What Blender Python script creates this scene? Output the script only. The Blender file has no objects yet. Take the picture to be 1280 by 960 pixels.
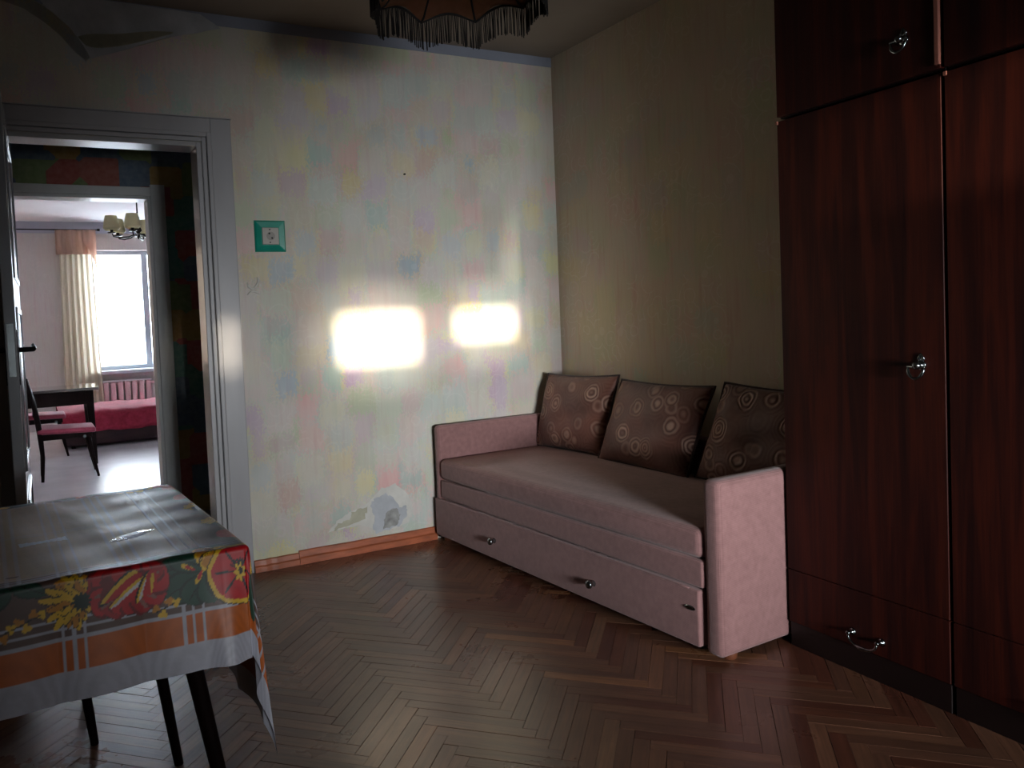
import bpy, bmesh, math, random
import numpy as np
from mathutils import Vector, Matrix
random.seed(7)
rng = np.random.default_rng(5)
S = bpy.context.scene
COL = S.collection
R = math.radians

# ------------------------------------------------------------------ camera
cam_data = bpy.data.cameras.new('camera')
cam = bpy.data.objects.new('camera', cam_data)
COL.objects.link(cam)
yaw, pitch, roll = .469, -.042, -.044
fwd = Vector((math.cos(pitch)*math.sin(yaw), math.cos(pitch)*math.cos(yaw), math.sin(pitch)))
right = Vector((math.cos(yaw), -math.sin(yaw), 0))
up = right.cross(fwd)
r2 = right*math.cos(roll) + up*math.sin(roll)
u2 = -right*math.sin(roll) + up*math.cos(roll)
cam.matrix_world = Matrix(((r2.x, u2.x, -fwd.x, 0), (r2.y, u2.y, -fwd.y, 0), (r2.z, u2.z, -fwd.z, 1.2), (0, 0, 0, 1)))
cam_data.sensor_width = 36
cam_data.lens = 992/1280*36
cam_data.shift_x = 100/1280
cam_data.shift_y = -42/1280
cam_data.clip_start = .02
S.camera = cam

# ------------------------------------------------------------------ world, sun, daylight at the windows, exposure
world = bpy.data.worlds.new('sky'); S.world = world; world.use_nodes = True
bgn = world.node_tree.nodes['Background']
bgn.inputs[0].default_value = (.72, .84, 1, 1); bgn.inputs[1].default_value = 2.5

def sun(name, strength, angle, color):
    l = bpy.data.lights.new(name, 'SUN'); l.energy = strength; l.angle = R(angle); l.color = color
    o = bpy.data.objects.new(name, l); COL.objects.link(o)
    d = Vector((.12, 1, -.060)).normalized()
    o.rotation_euler = d.to_track_quat('-Z', 'Y').to_euler()
    return o
sun('evening_sun', 17, 1.1, (1, .86, .66))
sun('patch_glow_sun', 7, 4.0, (1, .9, .78))  # second, wider sun added for the soft glow around the sun patches

def area(name, loc, direction, sx, sy, power, color, spread=180):
    l = bpy.data.lights.new(name, 'AREA'); l.shape = 'RECTANGLE'; l.size = sx; l.size_y = sy
    l.energy = power; l.color = color; l.spread = R(spread)
    o = bpy.data.objects.new(name, l); COL.objects.link(o); o.location = loc
    o.rotation_euler = Vector(direction).to_track_quat('-Z', 'Y').to_euler()
    return o
area('daylight_near_window', (1.05, -2.7, .95), (.21, 1, -.045), 1.2, .45, 17, (.93, .97, 1), 43)
area('daylight_near_window_wide', (1.05, -2.7, 1.15), (.05, 1, -.08), 1.4, .6, 3.8, (.93, .97, 1), 160)
area('daylight_far_window', (1.55, 11.35, 1.6), (-.1, -1, -.22), 2.0, 1.7, 1800, (.78, .89, 1), 180)

vs = S.view_settings
S.display_settings.display_device = 'sRGB'
vs.view_transform = 'Standard'; vs.look = 'None'; vs.gamma = 1; vs.use_curve_mapping = False
vs.exposure = 0.0

# ------------------------------------------------------------------ helpers
def hexc(h):
    h = h.lstrip('#'); v = [int(h[i:i+2], 16)/255 for i in (0, 2, 4)]
    return tuple((c/12.92 if c <= .04045 else ((c+.055)/1.055)**2.4) for c in v) + (1,)

class NT:
    def __init__(self, name):
        self.m = bpy.data.materials.new(name); self.m.use_nodes = True
        self.t = self.m.node_tree; self.b = self.t.nodes['Principled BSDF']
    def n(self, typ, **kw):
        o = self.t.nodes.new(typ)
        for k, v in kw.items():
            if k == 'i':
                for kk, vv in v.items(): o.inputs[kk].default_value = vv
            else: setattr(o, k, v)
        return o
    def l(self, a, b): self.t.links.new(a, b)
    def set(self, **kw):
        names = dict(color='Base Color', rough='Roughness', metal='Metallic', coat='Coat Weight', coat_rough='Coat Roughness',
                     spec='Specular IOR Level', sheen='Sheen Weight', trans='Transmission Weight', ior='IOR', alpha='Alpha',
                     emit='Emission Color', estr='Emission Strength', sub='Subsurface Weight')
        for k, v in kw.items(): self.b.inputs[names[k]].default_value = v
    def math(self, op, a, b=None, c=None, clamp=False):
        o = self.n('ShaderNodeMath', operation=op, use_clamp=clamp)
        for i, v in enumerate((a, b, c)):
            if v is None: continue
            if isinstance(v, (int, float)): o.inputs[i].default_value = v
            else: self.l(v, o.inputs[i])
        return o.outputs[0]
    def mix(self, fac, a, b, mode='MIX'):
        o = self.n('ShaderNodeMix', data_type='RGBA', blend_type=mode)
        if isinstance(fac, (int, float)): o.inputs[0].default_value = fac
        else: self.l(fac, o.inputs[0])
        for i, v in ((6, a), (7, b)):
            if isinstance(v, tuple): o.inputs[i].default_value = v
            else: self.l(v, o.inputs[i])
        return o.outputs[2]
    def ramp(self, fac, stops, interp='LINEAR'):
        o = self.n('ShaderNodeValToRGB'); cr = o.color_ramp; cr.interpolation = interp
        while len(cr.elements) < len(stops): cr.elements.new(.5)
        for e, (p, c) in zip(cr.elements, stops): e.position = p; e.color = c
        self.l(fac, o.inputs[0]); return o.outputs[0]
    def coords(self, kind='Object', scale=(1, 1, 1), rot=(0, 0, 0), loc=(0, 0, 0)):
        tc = self.n('ShaderNodeTexCoord'); mp = self.n('ShaderNodeMapping')
        mp.inputs['Scale'].default_value = scale; mp.inputs['Rotation'].default_value = rot; mp.inputs['Location'].default_value = loc
        self.l(tc.outputs[kind], mp.inputs[0]); return mp.outputs[0]
    def noise(self, vec, scale, detail=3, rough=.5, dist=0):
        o = self.n('ShaderNodeTexNoise', i={'Scale': scale, 'Detail': detail, 'Roughness': rough, 'Distortion': dist})
        if vec is not None: self.l(vec, o.inputs['Vector'])
        return o.outputs[0]
    def bump(self, h, strength=.3, dist=.005):
        o = self.n('ShaderNodeBump', i={'Strength': strength, 'Distance': dist})
        self.l(h, o.inputs['Height']); self.l(o.outputs[0], self.b.inputs['Normal'])

def simple(name, color, rough=.6, var=.12, scale=14, metal=0, coat=0, bump=.1, stretch=(1, 1, 1), spec=.5, sheen=0, bscale=None, bdist=.002):
    m = NT(name); c = hexc(color) if isinstance(color, str) else color
    v = m.coords('Object', stretch)
    n = m.noise(v, scale, 4)
    dk = tuple(x*(1-var*2) for x in c[:3]) + (1,); lt = tuple(min(1, x*(1+var)) for x in c[:3]) + (1,)
    m.l(m.ramp(n, [(.25, dk), (.75, lt)]), m.b.inputs['Base Color'])
    m.set(rough=rough, metal=metal, coat=coat, spec=spec, sheen=sheen)
    if bump: m.bump(m.noise(v, bscale or scale*5, 3), bump, bdist)
    return m.m

def new_obj(name, me, mats=None, parent=None, smooth=False):
    o = bpy.data.objects.new(name, me); COL.objects.link(o)
    if mats is not None:
        for m in (mats if isinstance(mats, (list, tuple)) else [mats]): me.materials.append(m)
    if parent is not None: o.parent = parent
    if smooth:
        me.polygons.foreach_set('use_smooth', [True]*len(me.polygons))
    return o
def bm_obj(name, bm, mats=None, parent=None, smooth=False, loc=None, rot=None, smooth_angle=None):
    bmesh.ops.recalc_face_normals(bm, faces=bm.faces[:])
    me = bpy.data.meshes.new(name); bm.to_mesh(me); bm.free()
    o = new_obj(name, me, mats, parent, smooth)
    if smooth_angle is not None:
        me.polygons.foreach_set('use_smooth', [True]*len(me.polygons))
        try: me.set_sharp_from_angle(angle=R(smooth_angle))
        except Exception: pass
    if loc is not None: o.location = loc
    if rot is not None: o.rotation_euler = rot
    return o
def box(bm, lo, hi, bevel=0, seg=2, M=None):
    lo = Vector(lo); hi = Vector(hi); c = (lo+hi)/2; s = hi-lo
    r = bmesh.ops.create_cube(bm, size=1, matrix=Matrix.Translation(c) @ Matrix.Diagonal((s.x, s.y, s.z, 1)))
    vs_ = r['verts']
    if bevel:
        es = list({e for v in vs_ for e in v.link_edges})
        rr = bmesh.ops.bevel(bm, geom=es, offset=bevel, segments=seg, affect='EDGES', profile=.5)
        vs_ = list({v for v in rr['verts']} | {v for v in vs_ if v.is_valid})
        # collect whole island
        seen = set(vs_); st = list(vs_)
        while st:
            v = st.pop()
            for e in v.link_edges:
                w = e.other_vert(v)
                if w not in seen: seen.add(w); st.append(w)
        vs_ = list(seen)
    if M is not None: bmesh.ops.transform(bm, matrix=M, verts=vs_)
    return vs_
def tube(bm, pts, radii, seg=10, cap=True):
    pts = [Vector(p) for p in pts]
    if isinstance(radii, (int, float)): radii = [radii]*len(pts)
    rings = []; prev = None
    for i, p in enumerate(pts):
        d = (pts[min(i+1, len(pts)-1)] - pts[max(i-1, 0)]).normalized()
        a = prev if prev is not None else (Vector((0, 0, 1)) if abs(d.z) < .9 else Vector((1, 0, 0)))
        x = (a - d*a.dot(d)).normalized(); y = d.cross(x); prev = x
        rings.append([bm.verts.new(p + (x*math.cos(2*math.pi*k/seg) + y*math.sin(2*math.pi*k/seg))*radii[i]) for k in range(seg)])
    for a, b in zip(rings, rings[1:]):
        for k in range(seg): bm.faces.new((a[k], a[(k+1) % seg], b[(k+1) % seg], b[k]))
    if cap:
        bm.faces.new(rings[0][::-1]); bm.faces.new(rings[-1])
def lathe(bm, prof, seg=24, M=None):
    rings = []; new = []
    for r, z in prof:
        ring = [bm.verts.new((r*math.cos(2*math.pi*k/seg), r*math.sin(2*math.pi*k/seg), z)) for k in range(seg)]
        rings.append(ring); new += ring
    for a, b in zip(rings, rings[1:]):
        for k in range(seg): bm.faces.new((a[k], a[(k+1) % seg], b[(k+1) % seg], b[k]))
    bm.faces.new(rings[0][::-1]); bm.faces.new(rings[-1])
    if M is not None: bmesh.ops.transform(bm, matrix=M, verts=new)
def BX(name, lo, hi, mat, parent=None, bevel=.002, seg=1, **kw):
    bm = bmesh.new(); box(bm, lo, hi, bevel, seg)
    return bm_obj(name, bm, mat, parent, **kw)
def thing(name, label, cat, loc=(0, 0, 0), rotz=0, group=None):
    o = bpy.data.objects.new(name, None); COL.objects.link(o); o.empty_display_size = .1
    o.location = loc; o.rotation_euler = (0, 0, rotz); o['label'] = label; o['category'] = cat
    if group: o['group'] = group
    return o
def tag(o, label, cat, group=None):
    o['label'] = label; o['category'] = cat
    if group: o['group'] = group
    return o
def struct(o):
    o['kind'] = 'structure'; return o
def SB(name, lo, hi, mat, bevel=0):
    return struct(BX(name, lo, hi, mat, None, bevel))
def struct_root(name):
    o = bpy.data.objects.new(name, None); COL.objects.link(o); o['kind'] = 'structure'; return o
def dup(root, loc=None, rotz=None, label=None, group=None):
    r = root.copy(); COL.objects.link(r)
    if loc is not None: r.location = loc
    if rotz is not None: r.rotation_euler = (0, 0, rotz)
    if label: r['label'] = label
    if group: r['group'] = group
    for ch in list(root.children):
        c = ch.copy(); COL.objects.link(c); c.parent = r
        for g in list(ch.children):
            d = g.copy(); COL.objects.link(d); d.parent = c
    return r

# ------------------------------------------------------------------ materials
def wallpaper(name, horiz, cols, base, tile=.115, mixf=.45, bright=1):
    """pastel patchwork wallpaper with soft vertical streaks; horiz = index of the horizontal axis"""
    m = NT(name)
    tc = m.n('ShaderNodeTexCoord'); sx = m.n('ShaderNodeSeparateXYZ'); m.l(tc.outputs['Object'], sx.inputs[0])
    cb = m.n('ShaderNodeCombineXYZ'); m.l(sx.outputs[horiz], cb.inputs[0]); m.l(sx.outputs[2], cb.inputs[1])
    uv = cb.outputs[0]
    nz = m.n('ShaderNodeTexNoise', i={'Scale': 9, 'Detail': 3}); m.l(uv, nz.inputs['Vector'])
    vm = m.n('ShaderNodeVectorMath', operation='MULTIPLY_ADD', i={1: (.035, .05, 0)})
    m.l(nz.outputs['Color'], vm.inputs[0]); m.l(uv, vm.inputs[2])
    fm = m.n('ShaderNodeMapping'); fm.inputs['Scale'].default_value = (1, .45, 1); m.l(uv, fm.inputs[0])
    fz = m.n('ShaderNodeTexNoise', i={'Scale': 130, 'Detail': 2}); m.l(fm.outputs[0], fz.inputs['Vector'])
    vf = m.n('ShaderNodeVectorMath', operation='MULTIPLY_ADD', i={1: (.10, .20, 0)})
    m.l(fz.outputs['Color'], vf.inputs[0]); m.l(vm.outputs[0], vf.inputs[2])
    vo = m.n('ShaderNodeTexVoronoi', feature='SMOOTH_F1', distance='CHEBYCHEV', i={'Scale': 1/tile, 'Smoothness': .45, 'Randomness': .55})
    m.l(vf.outputs[0], vo.inputs['Vector'])
    sp = m.n('ShaderNodeSeparateColor'); m.l(vo.outputs['Color'], sp.inputs[0])
    c1 = m.ramp(sp.outputs[0], [(i/(len(cols)-1)*.9+.05, hexc(c)) for i, c in enumerate(cols)])
    amt = m.math('MULTIPLY', m.math('MULTIPLY_ADD', sp.outputs[1], .8, .3), mixf)
    blur = m.noise(uv, 5, 2)
    amt = m.math('MULTIPLY', amt, m.math('MULTIPLY_ADD', blur, 1.6, .1))
    col = m.mix(amt, hexc(base), c1)
    # vertical streaks
    mp = m.n('ShaderNodeMapping'); mp.inputs['Scale'].default_value = (26, 2.2, 1); m.l(uv, mp.inputs[0])
    st = m.noise(mp.outputs[0], 1.0, 4, .6)
    streak = m.ramp(st, [(.3, hexc('#c9b3ad')), (.5, hexc('#d8d6c8')), (.7, hexc('#bfc9bd'))])
    col = m.mix(.28, col, streak)
    # pale curls printed over it
    vr = m.n('ShaderNodeTexVoronoi', feature='F1', i={'Scale': 9, 'Randomness': 1}); m.l(vm.outputs[0], vr.inputs['Vector'])
    ring = m.math('SINE', m.math('MULTIPLY', vr.outputs['Distance'], 22))
    ring = m.math('GREATER_THAN', ring, .85)
    rm = m.math('GREATER_THAN', m.noise(uv, 3.1, 1), .52)
    col = m.mix(m.math('MULTIPLY', m.math('MULTIPLY', ring, rm), .10), col, hexc('#e4e2da'))
    # grime, darker and yellower in patches
    gr = m.noise(uv, 1.3, 4, .6)
    col = m.mix(m.math('MULTIPLY', m.ramp(gr, [(.45, (0, 0, 0, 1)), (.75, (1, 1, 1, 1))]), .3), col, hexc('#a39a80'))
    m.l(col, m.b.inputs['Base Color']); m.set(rough=.75, spec=.25)
    hb = m.math('ADD', m.math('MULTIPLY', m.noise(uv, 60, 4), .5), m.math('MULTIPLY', m.noise(uv, 6, 3), 1.5))
    m.bump(hb, .35, .004)
    return m.m
PAST = ['#b48fb4', '#d2c272', '#8fb2ac', '#d89c9c', '#a3b884', '#bb93a4', '#cdb878', '#8ca2b8']
M_wall_b = wallpaper('wallpaper_back', 0, PAST, '#c4c3c0', tile=.14, mixf=.9)
M_wall_r = wallpaper('wallpaper_right', 1, ['#a3887c', '#b09a5c', '#8f9a70', '#b87c74', '#8a9c88', '#a5848a'], '#ac9580', tile=.15, mixf=.6)
M_wall_far = wallpaper('wallpaper_far_room', 0, ['#cfc4ba', '#c8b8b0', '#cdc7b4', '#c9bcc0'], '#b8adb2', mixf=.3)
def patchwork(name, horiz):
    m = NT(name)
    tc = m.n('ShaderNodeTexCoord'); sx = m.n('ShaderNodeSeparateXYZ'); m.l(tc.outputs['Object'], sx.inputs[0])
    cb = m.n('ShaderNodeCombineXYZ'); m.l(sx.outputs[horiz], cb.inputs[0]); m.l(sx.outputs[2], cb.inputs[1])
    vo = m.n('ShaderNodeTexVoronoi', feature='F1', distance='CHEBYCHEV', i={'Scale': 5.2, 'Randomness': .5})
    m.l(cb.outputs[0], vo.inputs['Vector'])
    sp = m.n('ShaderNodeSeparateColor'); m.l(vo.outputs['Color'], sp.inputs[0])
    c = m.ramp(sp.outputs[0], [(0, hexc('#a84c42')), (.22, hexc('#4a847c')), (.42, hexc('#b08e48')), (.6, hexc('#587088')), (.78, hexc('#a8584a')), (.9, hexc('#7a9058'))], 'CONSTANT')
    c = m.mix(.35, c, m.ramp(m.noise(cb.outputs[0], 30, 4), [(.3, (.01, .01, .01, 1)), (.7, (.2, .17, .14, 1))]))
    m.l(c, m.b.inputs['Base Color']); m.set(rough=.7)
    m.bump(m.noise(cb.outputs[0], 60, 3), .2, .002)
    return m.m
M_patch = patchwork('patchwork_wallpaper', 0)
M_patch_y = patchwork('patchwork_wallpaper_side', 1)
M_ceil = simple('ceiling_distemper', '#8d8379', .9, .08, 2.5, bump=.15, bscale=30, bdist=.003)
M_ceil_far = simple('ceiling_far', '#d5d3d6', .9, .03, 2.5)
M_band = simple('blue_grey_border', '#8d93a2', .85, .06, 6)
M_plaster = simple('bare_plaster', '#b2b5ba', .95, .12, 9, bump=.5, bscale=60, bdist=.004)
M_plaster_d = simple('grey_cement', '#9a9a97', .95, .22, 26, bump=.9, bscale=60, bdist=.006)
M_paper_back = simple('torn_paper_layer', '#b3b09c', .9, .1, 18, bump=.3)
M_torn_white = simple('torn_paper_edge', '#cbc9c2', .9, .05, 20, bump=.3)
M_gloss_white = simple('white_gloss_paint', '#a9a8ab', .32, .07, 5, bump=.25, stretch=(1, 1, .3), bscale=14, bdist=.004, coat=.2)
M_gloss_leaf = simple('door_gloss_paint', '#989ca2', .25, .06, 5, bump=.25, bscale=12, bdist=.003, coat=.4)
M_base = simple('baseboard_paint', '#a85a38', .42, .22, 10, bump=.3, stretch=(1, 1, 4), coat=.15)
M_dark_metal = simple('dark_metal', '#1c1d20', .35, .1, 20, metal=.9)
M_chrome = simple('tarnished_chrome', '#8f9698', .22, .08, 30, metal=1, bump=.1)
M_brass = simple('dark_bronze', '#2a2320', .35, .2, 30, metal=.8)

def fabric(name, c1, c2, thread=420, rough=.85, bump=.35):
    m = NT(name); v = m.coords('Object')
    w1 = m.n('ShaderNodeTexWave', bands_direction='X', i={'Scale': thread/6.28, 'Distortion': .6}); m.l(v, w1.inputs[0])
    w2 = m.n('ShaderNodeTexWave', bands_direction='Z', i={'Scale': thread/6.28, 'Distortion': .6}); m.l(v, w2.inputs[0])
    w3 = m.n('ShaderNodeTexWave', bands_direction='Y', i={'Scale': thread/6.28, 'Distortion': .6}); m.l(v, w3.inputs[0])
    s = m.math('ADD', m.math('ADD', w1.outputs[1], w2.outputs[1]), w3.outputs[1])
    s = m.math('MULTIPLY', s, .333)
    ns = m.noise(v, 40, 4); s2 = m.math('ADD', m.math('MULTIPLY', s, .45), m.math('MULTIPLY', ns, .55))
    m.l(m.ramp(s2, [(.3, hexc(c1)), (.7, hexc(c2))]), m.b.inputs['Base Color'])
    m.set(rough=rough, sheen=.25, spec=.2); m.b.inputs['Sheen Roughness'].default_value = .5
    m.bump(s, bump, .0015)
    return m.m
M_sofa = fabric('mauve_upholstery', '#7e5c5a', '#98716f')
M_red_seat = fabric('red_seat_fabric', '#6e2638', '#8e3a4c')
M_red_cover = fabric('red_bedspread', '#8c2038', '#b43a52', 200)
M_dark_wood = simple('dark_table_wood', '#150a09', .6, .3, 8, stretch=(8, 8, 1), spec=.07)
M_maroon = simple('maroon_wood', '#2b1216', .5, .2, 6, stretch=(1, 6, 6), spec=.2)

def cushion_mat():
    m = NT('embossed_rose_chenille'); tc = m.n('ShaderNodeTexCoord')
    mp = m.n('ShaderNodeMapping'); m.l(tc.outputs['UV'], mp.inputs[0])
    nz = m.n('ShaderNodeTexNoise', i={'Scale': 14, 'Detail': 2}); m.l(mp.outputs[0], nz.inputs['Vector'])
    vm = m.n('ShaderNodeVectorMath', operation='MULTIPLY_ADD', i={1: (.025, .025, 0)}); m.l(nz.outputs['Color'], vm.inputs[0]); m.l(mp.outputs[0], vm.inputs[2])
    vo = m.n('ShaderNodeTexVoronoi', feature='F1', i={'Scale': 9.0, 'Randomness': .8}); m.l(vm.outputs[0], vo.inputs['Vector'])
    d = vo.outputs['Distance']
    ring = m.math('SINE', m.math('MULTIPLY', d, 46))
    ring = m.math('MULTIPLY_ADD', ring, .5, .5)
    fade = m.ramp(d, [(.0, (1, 1, 1, 1)), (.38, (1, 1, 1, 1)), (.52, (.1, .1, .1, 1))])
    ring = m.math('MULTIPLY', ring, fade)
    sp = m.n('ShaderNodeSeparateColor'); m.l(vo.outputs['Color'], sp.inputs[0])
    ring = m.math('MULTIPLY', ring, m.math('MULTIPLY_ADD', sp.outputs[0], .7, .45))
    base = m.ramp(m.noise(mp.outputs[0], 4, 4), [(.3, hexc('#4a2c25')), (.7, hexc('#724538'))])
    col = m.mix(m.math('MULTIPLY', ring, .62), base, hexc('#c4a08c'))
    m.l(col, m.b.inputs['Base Color']); m.set(rough=.6, sheen=.12, spec=.35)
    m.bump(ring, .8, .006)
    return m.m
M_cushion = cushion_mat()
M_piping = fabric('dark_piping', '#2c1e1c', '#43302b')

def veneer():
    m = NT('polished_mahogany_veneer')
    v = m.coords('Object', (1, 9, .55))
    n1 = m.noise(v, 2.2, 5, .6, .6)
    v2 = m.coords('Object', (1, 90, 2.2)); n2 = m.noise(v2, 2, 3)
    f = m.math('ADD', m.math('MULTIPLY', n1, .75), m.math('MULTIPLY', n2, .25))
    c = m.ramp(f, [(.3, hexc('#190607')), (.48, hexc('#2e0e09')), (.6, hexc('#40150b')), (.75, hexc('#260c09'))])
    m.l(c, m.b.inputs['Base Color']); m.set(rough=.56, coat=.02, coat_rough=.3, spec=.22)
    m.bump(n2, .05, .001)
    return m.m
M_veneer = veneer()
M_veneer_edge = simple('pale_edge_strip', '#8e5a4e', .35, .1, 12, coat=.3)
M_carcass = simple('wardrobe_carcass', '#150706', .5, .1, 6)

def parquet(name, per_object):
    m = NT(name)
    uv = m.n('ShaderNodeUVMap', uv_map='UVMap').outputs[0]
    if per_object:
        oi = m.n('ShaderNodeObjectInfo'); tone = oi.outputs['Color']
        va = m.n('ShaderNodeVectorMath', operation='ADD'); m.l(uv, va.inputs[0])
        sc = m.n('ShaderNodeVectorMath', operation='SCALE', i={3: 37.0}); m.l(oi.outputs['Random'], sc.inputs[0]); m.l(sc.outputs[0], va.inputs[1])
        uv = va.outputs[0]
    else:
        tone = m.n('ShaderNodeAttribute', attribute_name='tone').outputs['Color']
    mp = m.n('ShaderNodeMapping'); mp.inputs['Scale'].default_value = (5, 90, 1); m.l(uv, mp.inputs[0])
    g = m.noise(mp.outputs[0], 1, 5, .6, .4)
    g2 = m.noise(uv, 18, 3)
    c = m.mix(1, tone, m.ramp(g, [(.3, (.62, .60, .58, 1)), (.7, (1.25, 1.2, 1.15, 1))]), 'MULTIPLY')
    wv = m.coords('Object') if not per_object else m.n('ShaderNodeNewGeometry').outputs['Position']
    if per_object is False: wv = m.n('ShaderNodeNewGeometry').outputs['Position']
    dirt = m.noise(wv, 2.3, 5, .65)
    c = m.mix(m.math('MULTIPLY', m.ramp(dirt, [(.42, (0, 0, 0, 1)), (.7, (1, 1, 1, 1))]), .5), c, hexc('#4a3427'))
    m.l(c, m.b.inputs['Base Color'])
    rg = m.math('MULTIPLY_ADD', dirt, .38, .12)
    m.l(rg, m.b.inputs['Roughness'])
    m.set(coat=.15, coat_rough=.22, spec=.5)
    m.bump(m.math('ADD', g, m.math('MULTIPLY', g2, .5)), .18, .0012)
    return m.m
M_parq_o = parquet('oak_parquet_block', True)
M_parq_s = parquet('oak_parquet_rest', False)
M_sub = simple('parquet_gap_dirt', '#0c0908', .95, .2, 20)
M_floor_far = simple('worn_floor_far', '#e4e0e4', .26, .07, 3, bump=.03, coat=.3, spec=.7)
M_floor_hall = simple('hall_floor', '#5b4438', .4, .2, 5)
M_foil = simple('silver_foil', '#f4f7fa', .14, .03, 30, metal=1, bump=0)
M_foil_m = simple('matt_silver_foil', '#f4f7fa', .42, .03, 30, metal=.85, bump=0)
M_foil_p = simple('mauve_foil', '#6e6570', .3, .1, 30, metal=.6, bump=.2)
M_socket_g = simple('green_plastic', '#0f8a76', .28, .1, 14, coat=.4)
M_socket_w = simple('ivory_plastic', '#a9a49c', .4, .05, 20)
M_hole = simple('dark_hole', '#141414', .6, 0, 10, bump=0)

# ------------------------------------------------------------------ room shell
Y1 = 3.815; XR = 2.785; H = 2.665; XL = -1.35; YF = -3.0
DX0, DX1, DZ = -.035, .75, 2.045      # near doorway opening
# back wall with the doorway, built as one mesh of three blocks
bm = bmesh.new()
T = .13
box(bm, (XL-.1, Y1, 0), (DX0, Y1+T, H)); box(bm, (DX0, Y1, DZ), (DX1, Y1+T, H)); box(bm, (DX1, Y1, 0), (XR+.1, Y1+T, H))
wall_back = struct(bm_obj('wall_back', bm, M_wall_b))
SB('wall_right', (XR, YF-.1, 0), (XR+.12, Y1+T, H), M_wall_r)
SB('wall_left', (XL-.12, YF-.1, 0), (XL, Y1, H), M_wall_r)
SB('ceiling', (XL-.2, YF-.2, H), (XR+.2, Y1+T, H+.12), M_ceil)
# front wall (behind the photographer) with the window the daylight comes through
WX0, WX1, WZ0, WZ1 = -.05, 1.9, .85, 2.35
bm = bmesh.new()
box(bm, (XL, YF-.15, 0), (WX0, YF, H)); box(bm, (WX1, YF-.15, 0), (XR, YF, H))
box(bm, (WX0, YF-.15, 0), (WX1, YF, WZ0)); box(bm, (WX0, YF-.15, WZ1), (WX1, YF, H))
struct(bm_obj('wall_front', bm, M_wall_b))
w2 = struct_root('window_2')
for nm, lo, hi in (('frame_side', (WX0, YF-.1, WZ0), (WX0+.06, YF-.04, WZ1)), ('frame_side', (WX1-.06, YF-.1, WZ0), (WX1, YF-.04, WZ1)),
                   ('frame_rail', (WX0+.06, YF-.1, WZ0), (WX1-.06, YF-.04, WZ0+.06)), ('frame_rail', (WX0+.06, YF-.1, WZ1-.06), (WX1-.06, YF-.04, WZ1)),
                   ('mullion', (1.12, YF-.1, WZ0+.06), (1.19, YF-.04, WZ1-.06))):
    BX(nm, lo, hi, M_gloss_white, w2)
M_sun_mask = simple('sun_mask_linen', '#a89c86', .9, .05, 10)
# unseen sheets added across the upper window to cut the sun off above
BX('sun_mask_sheet', (WX0+.01, YF-.035, 1.630), (1.757, YF-.028, WZ1-.01), M_sun_mask, w2, bevel=0)
BX('sun_mask_sheet', (1.758, YF-.035, 2.06), (WX1-.01, YF-.028, WZ1-.01), M_sun_mask, w2, bevel=0)
BX('sun_mask_box', (1.715, YF-.154, .95), (WX1-.06, YF-.105, 1.74), M_base, w2)  # unseen box added to hold sunlight back below the wardrobe band
# folded curtain sheets; those at window_2 are unseen, added to frame the sun
def curtain_mesh(x0, x1, z0, z1, n, amp, y, flare=0, th=.003, rows=14, ph=0.):
    bm = bmesh.new(); cols_ = 10*n; grid = []
    for j in range(rows+1):
        v = j/rows; row = []
        for i in range(cols_+1):
            u = i/cols_
            a = amp*(.75+.25*math.sin(3*u+ph))*(.7+.5*v)
            x = x0+(x1-x0)*u + flare*(v-.5)*(u-.5) + .25*amp*math.sin(2*math.pi*n*u*2+ph)
            row.append(bm.verts.new((x, y + a*math.sin(2*math.pi*n*u+ph+.5*math.sin(4*v)), z1+(z0-z1)*v)))
        grid.append(row)
    for j in range(rows):
        for i in range(cols_): bm.faces.new((grid[j][i], grid[j][i+1], grid[j+1][i+1], grid[j+1][i]))
    r = bmesh.ops.solidify(bm, geom=bm.faces[:], thickness=th)
    return bm
M_gap_drape = fabric('sun_gap_drape', '#4d4a3a', '#6a654e', 200)
bm_obj('curtain', curtain_mesh(.052, .60, .25, 2.45, 5, .025, YF+.09), M_gap_drape, w2, smooth=True)
bm_obj('curtain', curtain_mesh(-.3, .030, .25, 2.45, 4, .025, YF+.09), M_gap_drape, w2, smooth=True)
bm_obj('curtain', curtain_mesh(1.655, 1.75, .25, 2.45, 2, .012, YF+.09), M_gap_drape, w2, smooth=True)
bm_obj('curtain', curtain_mesh(1.045, 1.285, .25, 2.45, 3, .018, YF+.09), M_gap_drape, w2, smooth=True)  # added centre strip, splits the sunlight into separate patches
bm = bmesh.new(); tube(bm, [(-.4, YF+.09, 2.48), (2.3, YF+.09, 2.48)], .012); bm_obj('curtain_rod', bm, M_brass, w2, smooth=True)
# outer sill; unseen stepped boxes added to cut the sun off below
SBX = BX('sun_mask_box', (WX0+.001, YF-.33, 1.0), (1.14, YF-.155, 1.40), M_base, w2)
BX('sun_mask_box', (1.15, YF-.33, 1.0), (WX1, YF-.155, 1.49), M_base, w2)
SB('trim_2', (WX0-.1, YF-.36, .9), (WX1+.1, YF-.151, 1.0), M_plaster)
SB('ground', (-30, -40, -3.2), (30, YF-.2, -3.0), simple('yard_ground', '#5d6150', .95, .2, .4))

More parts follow.
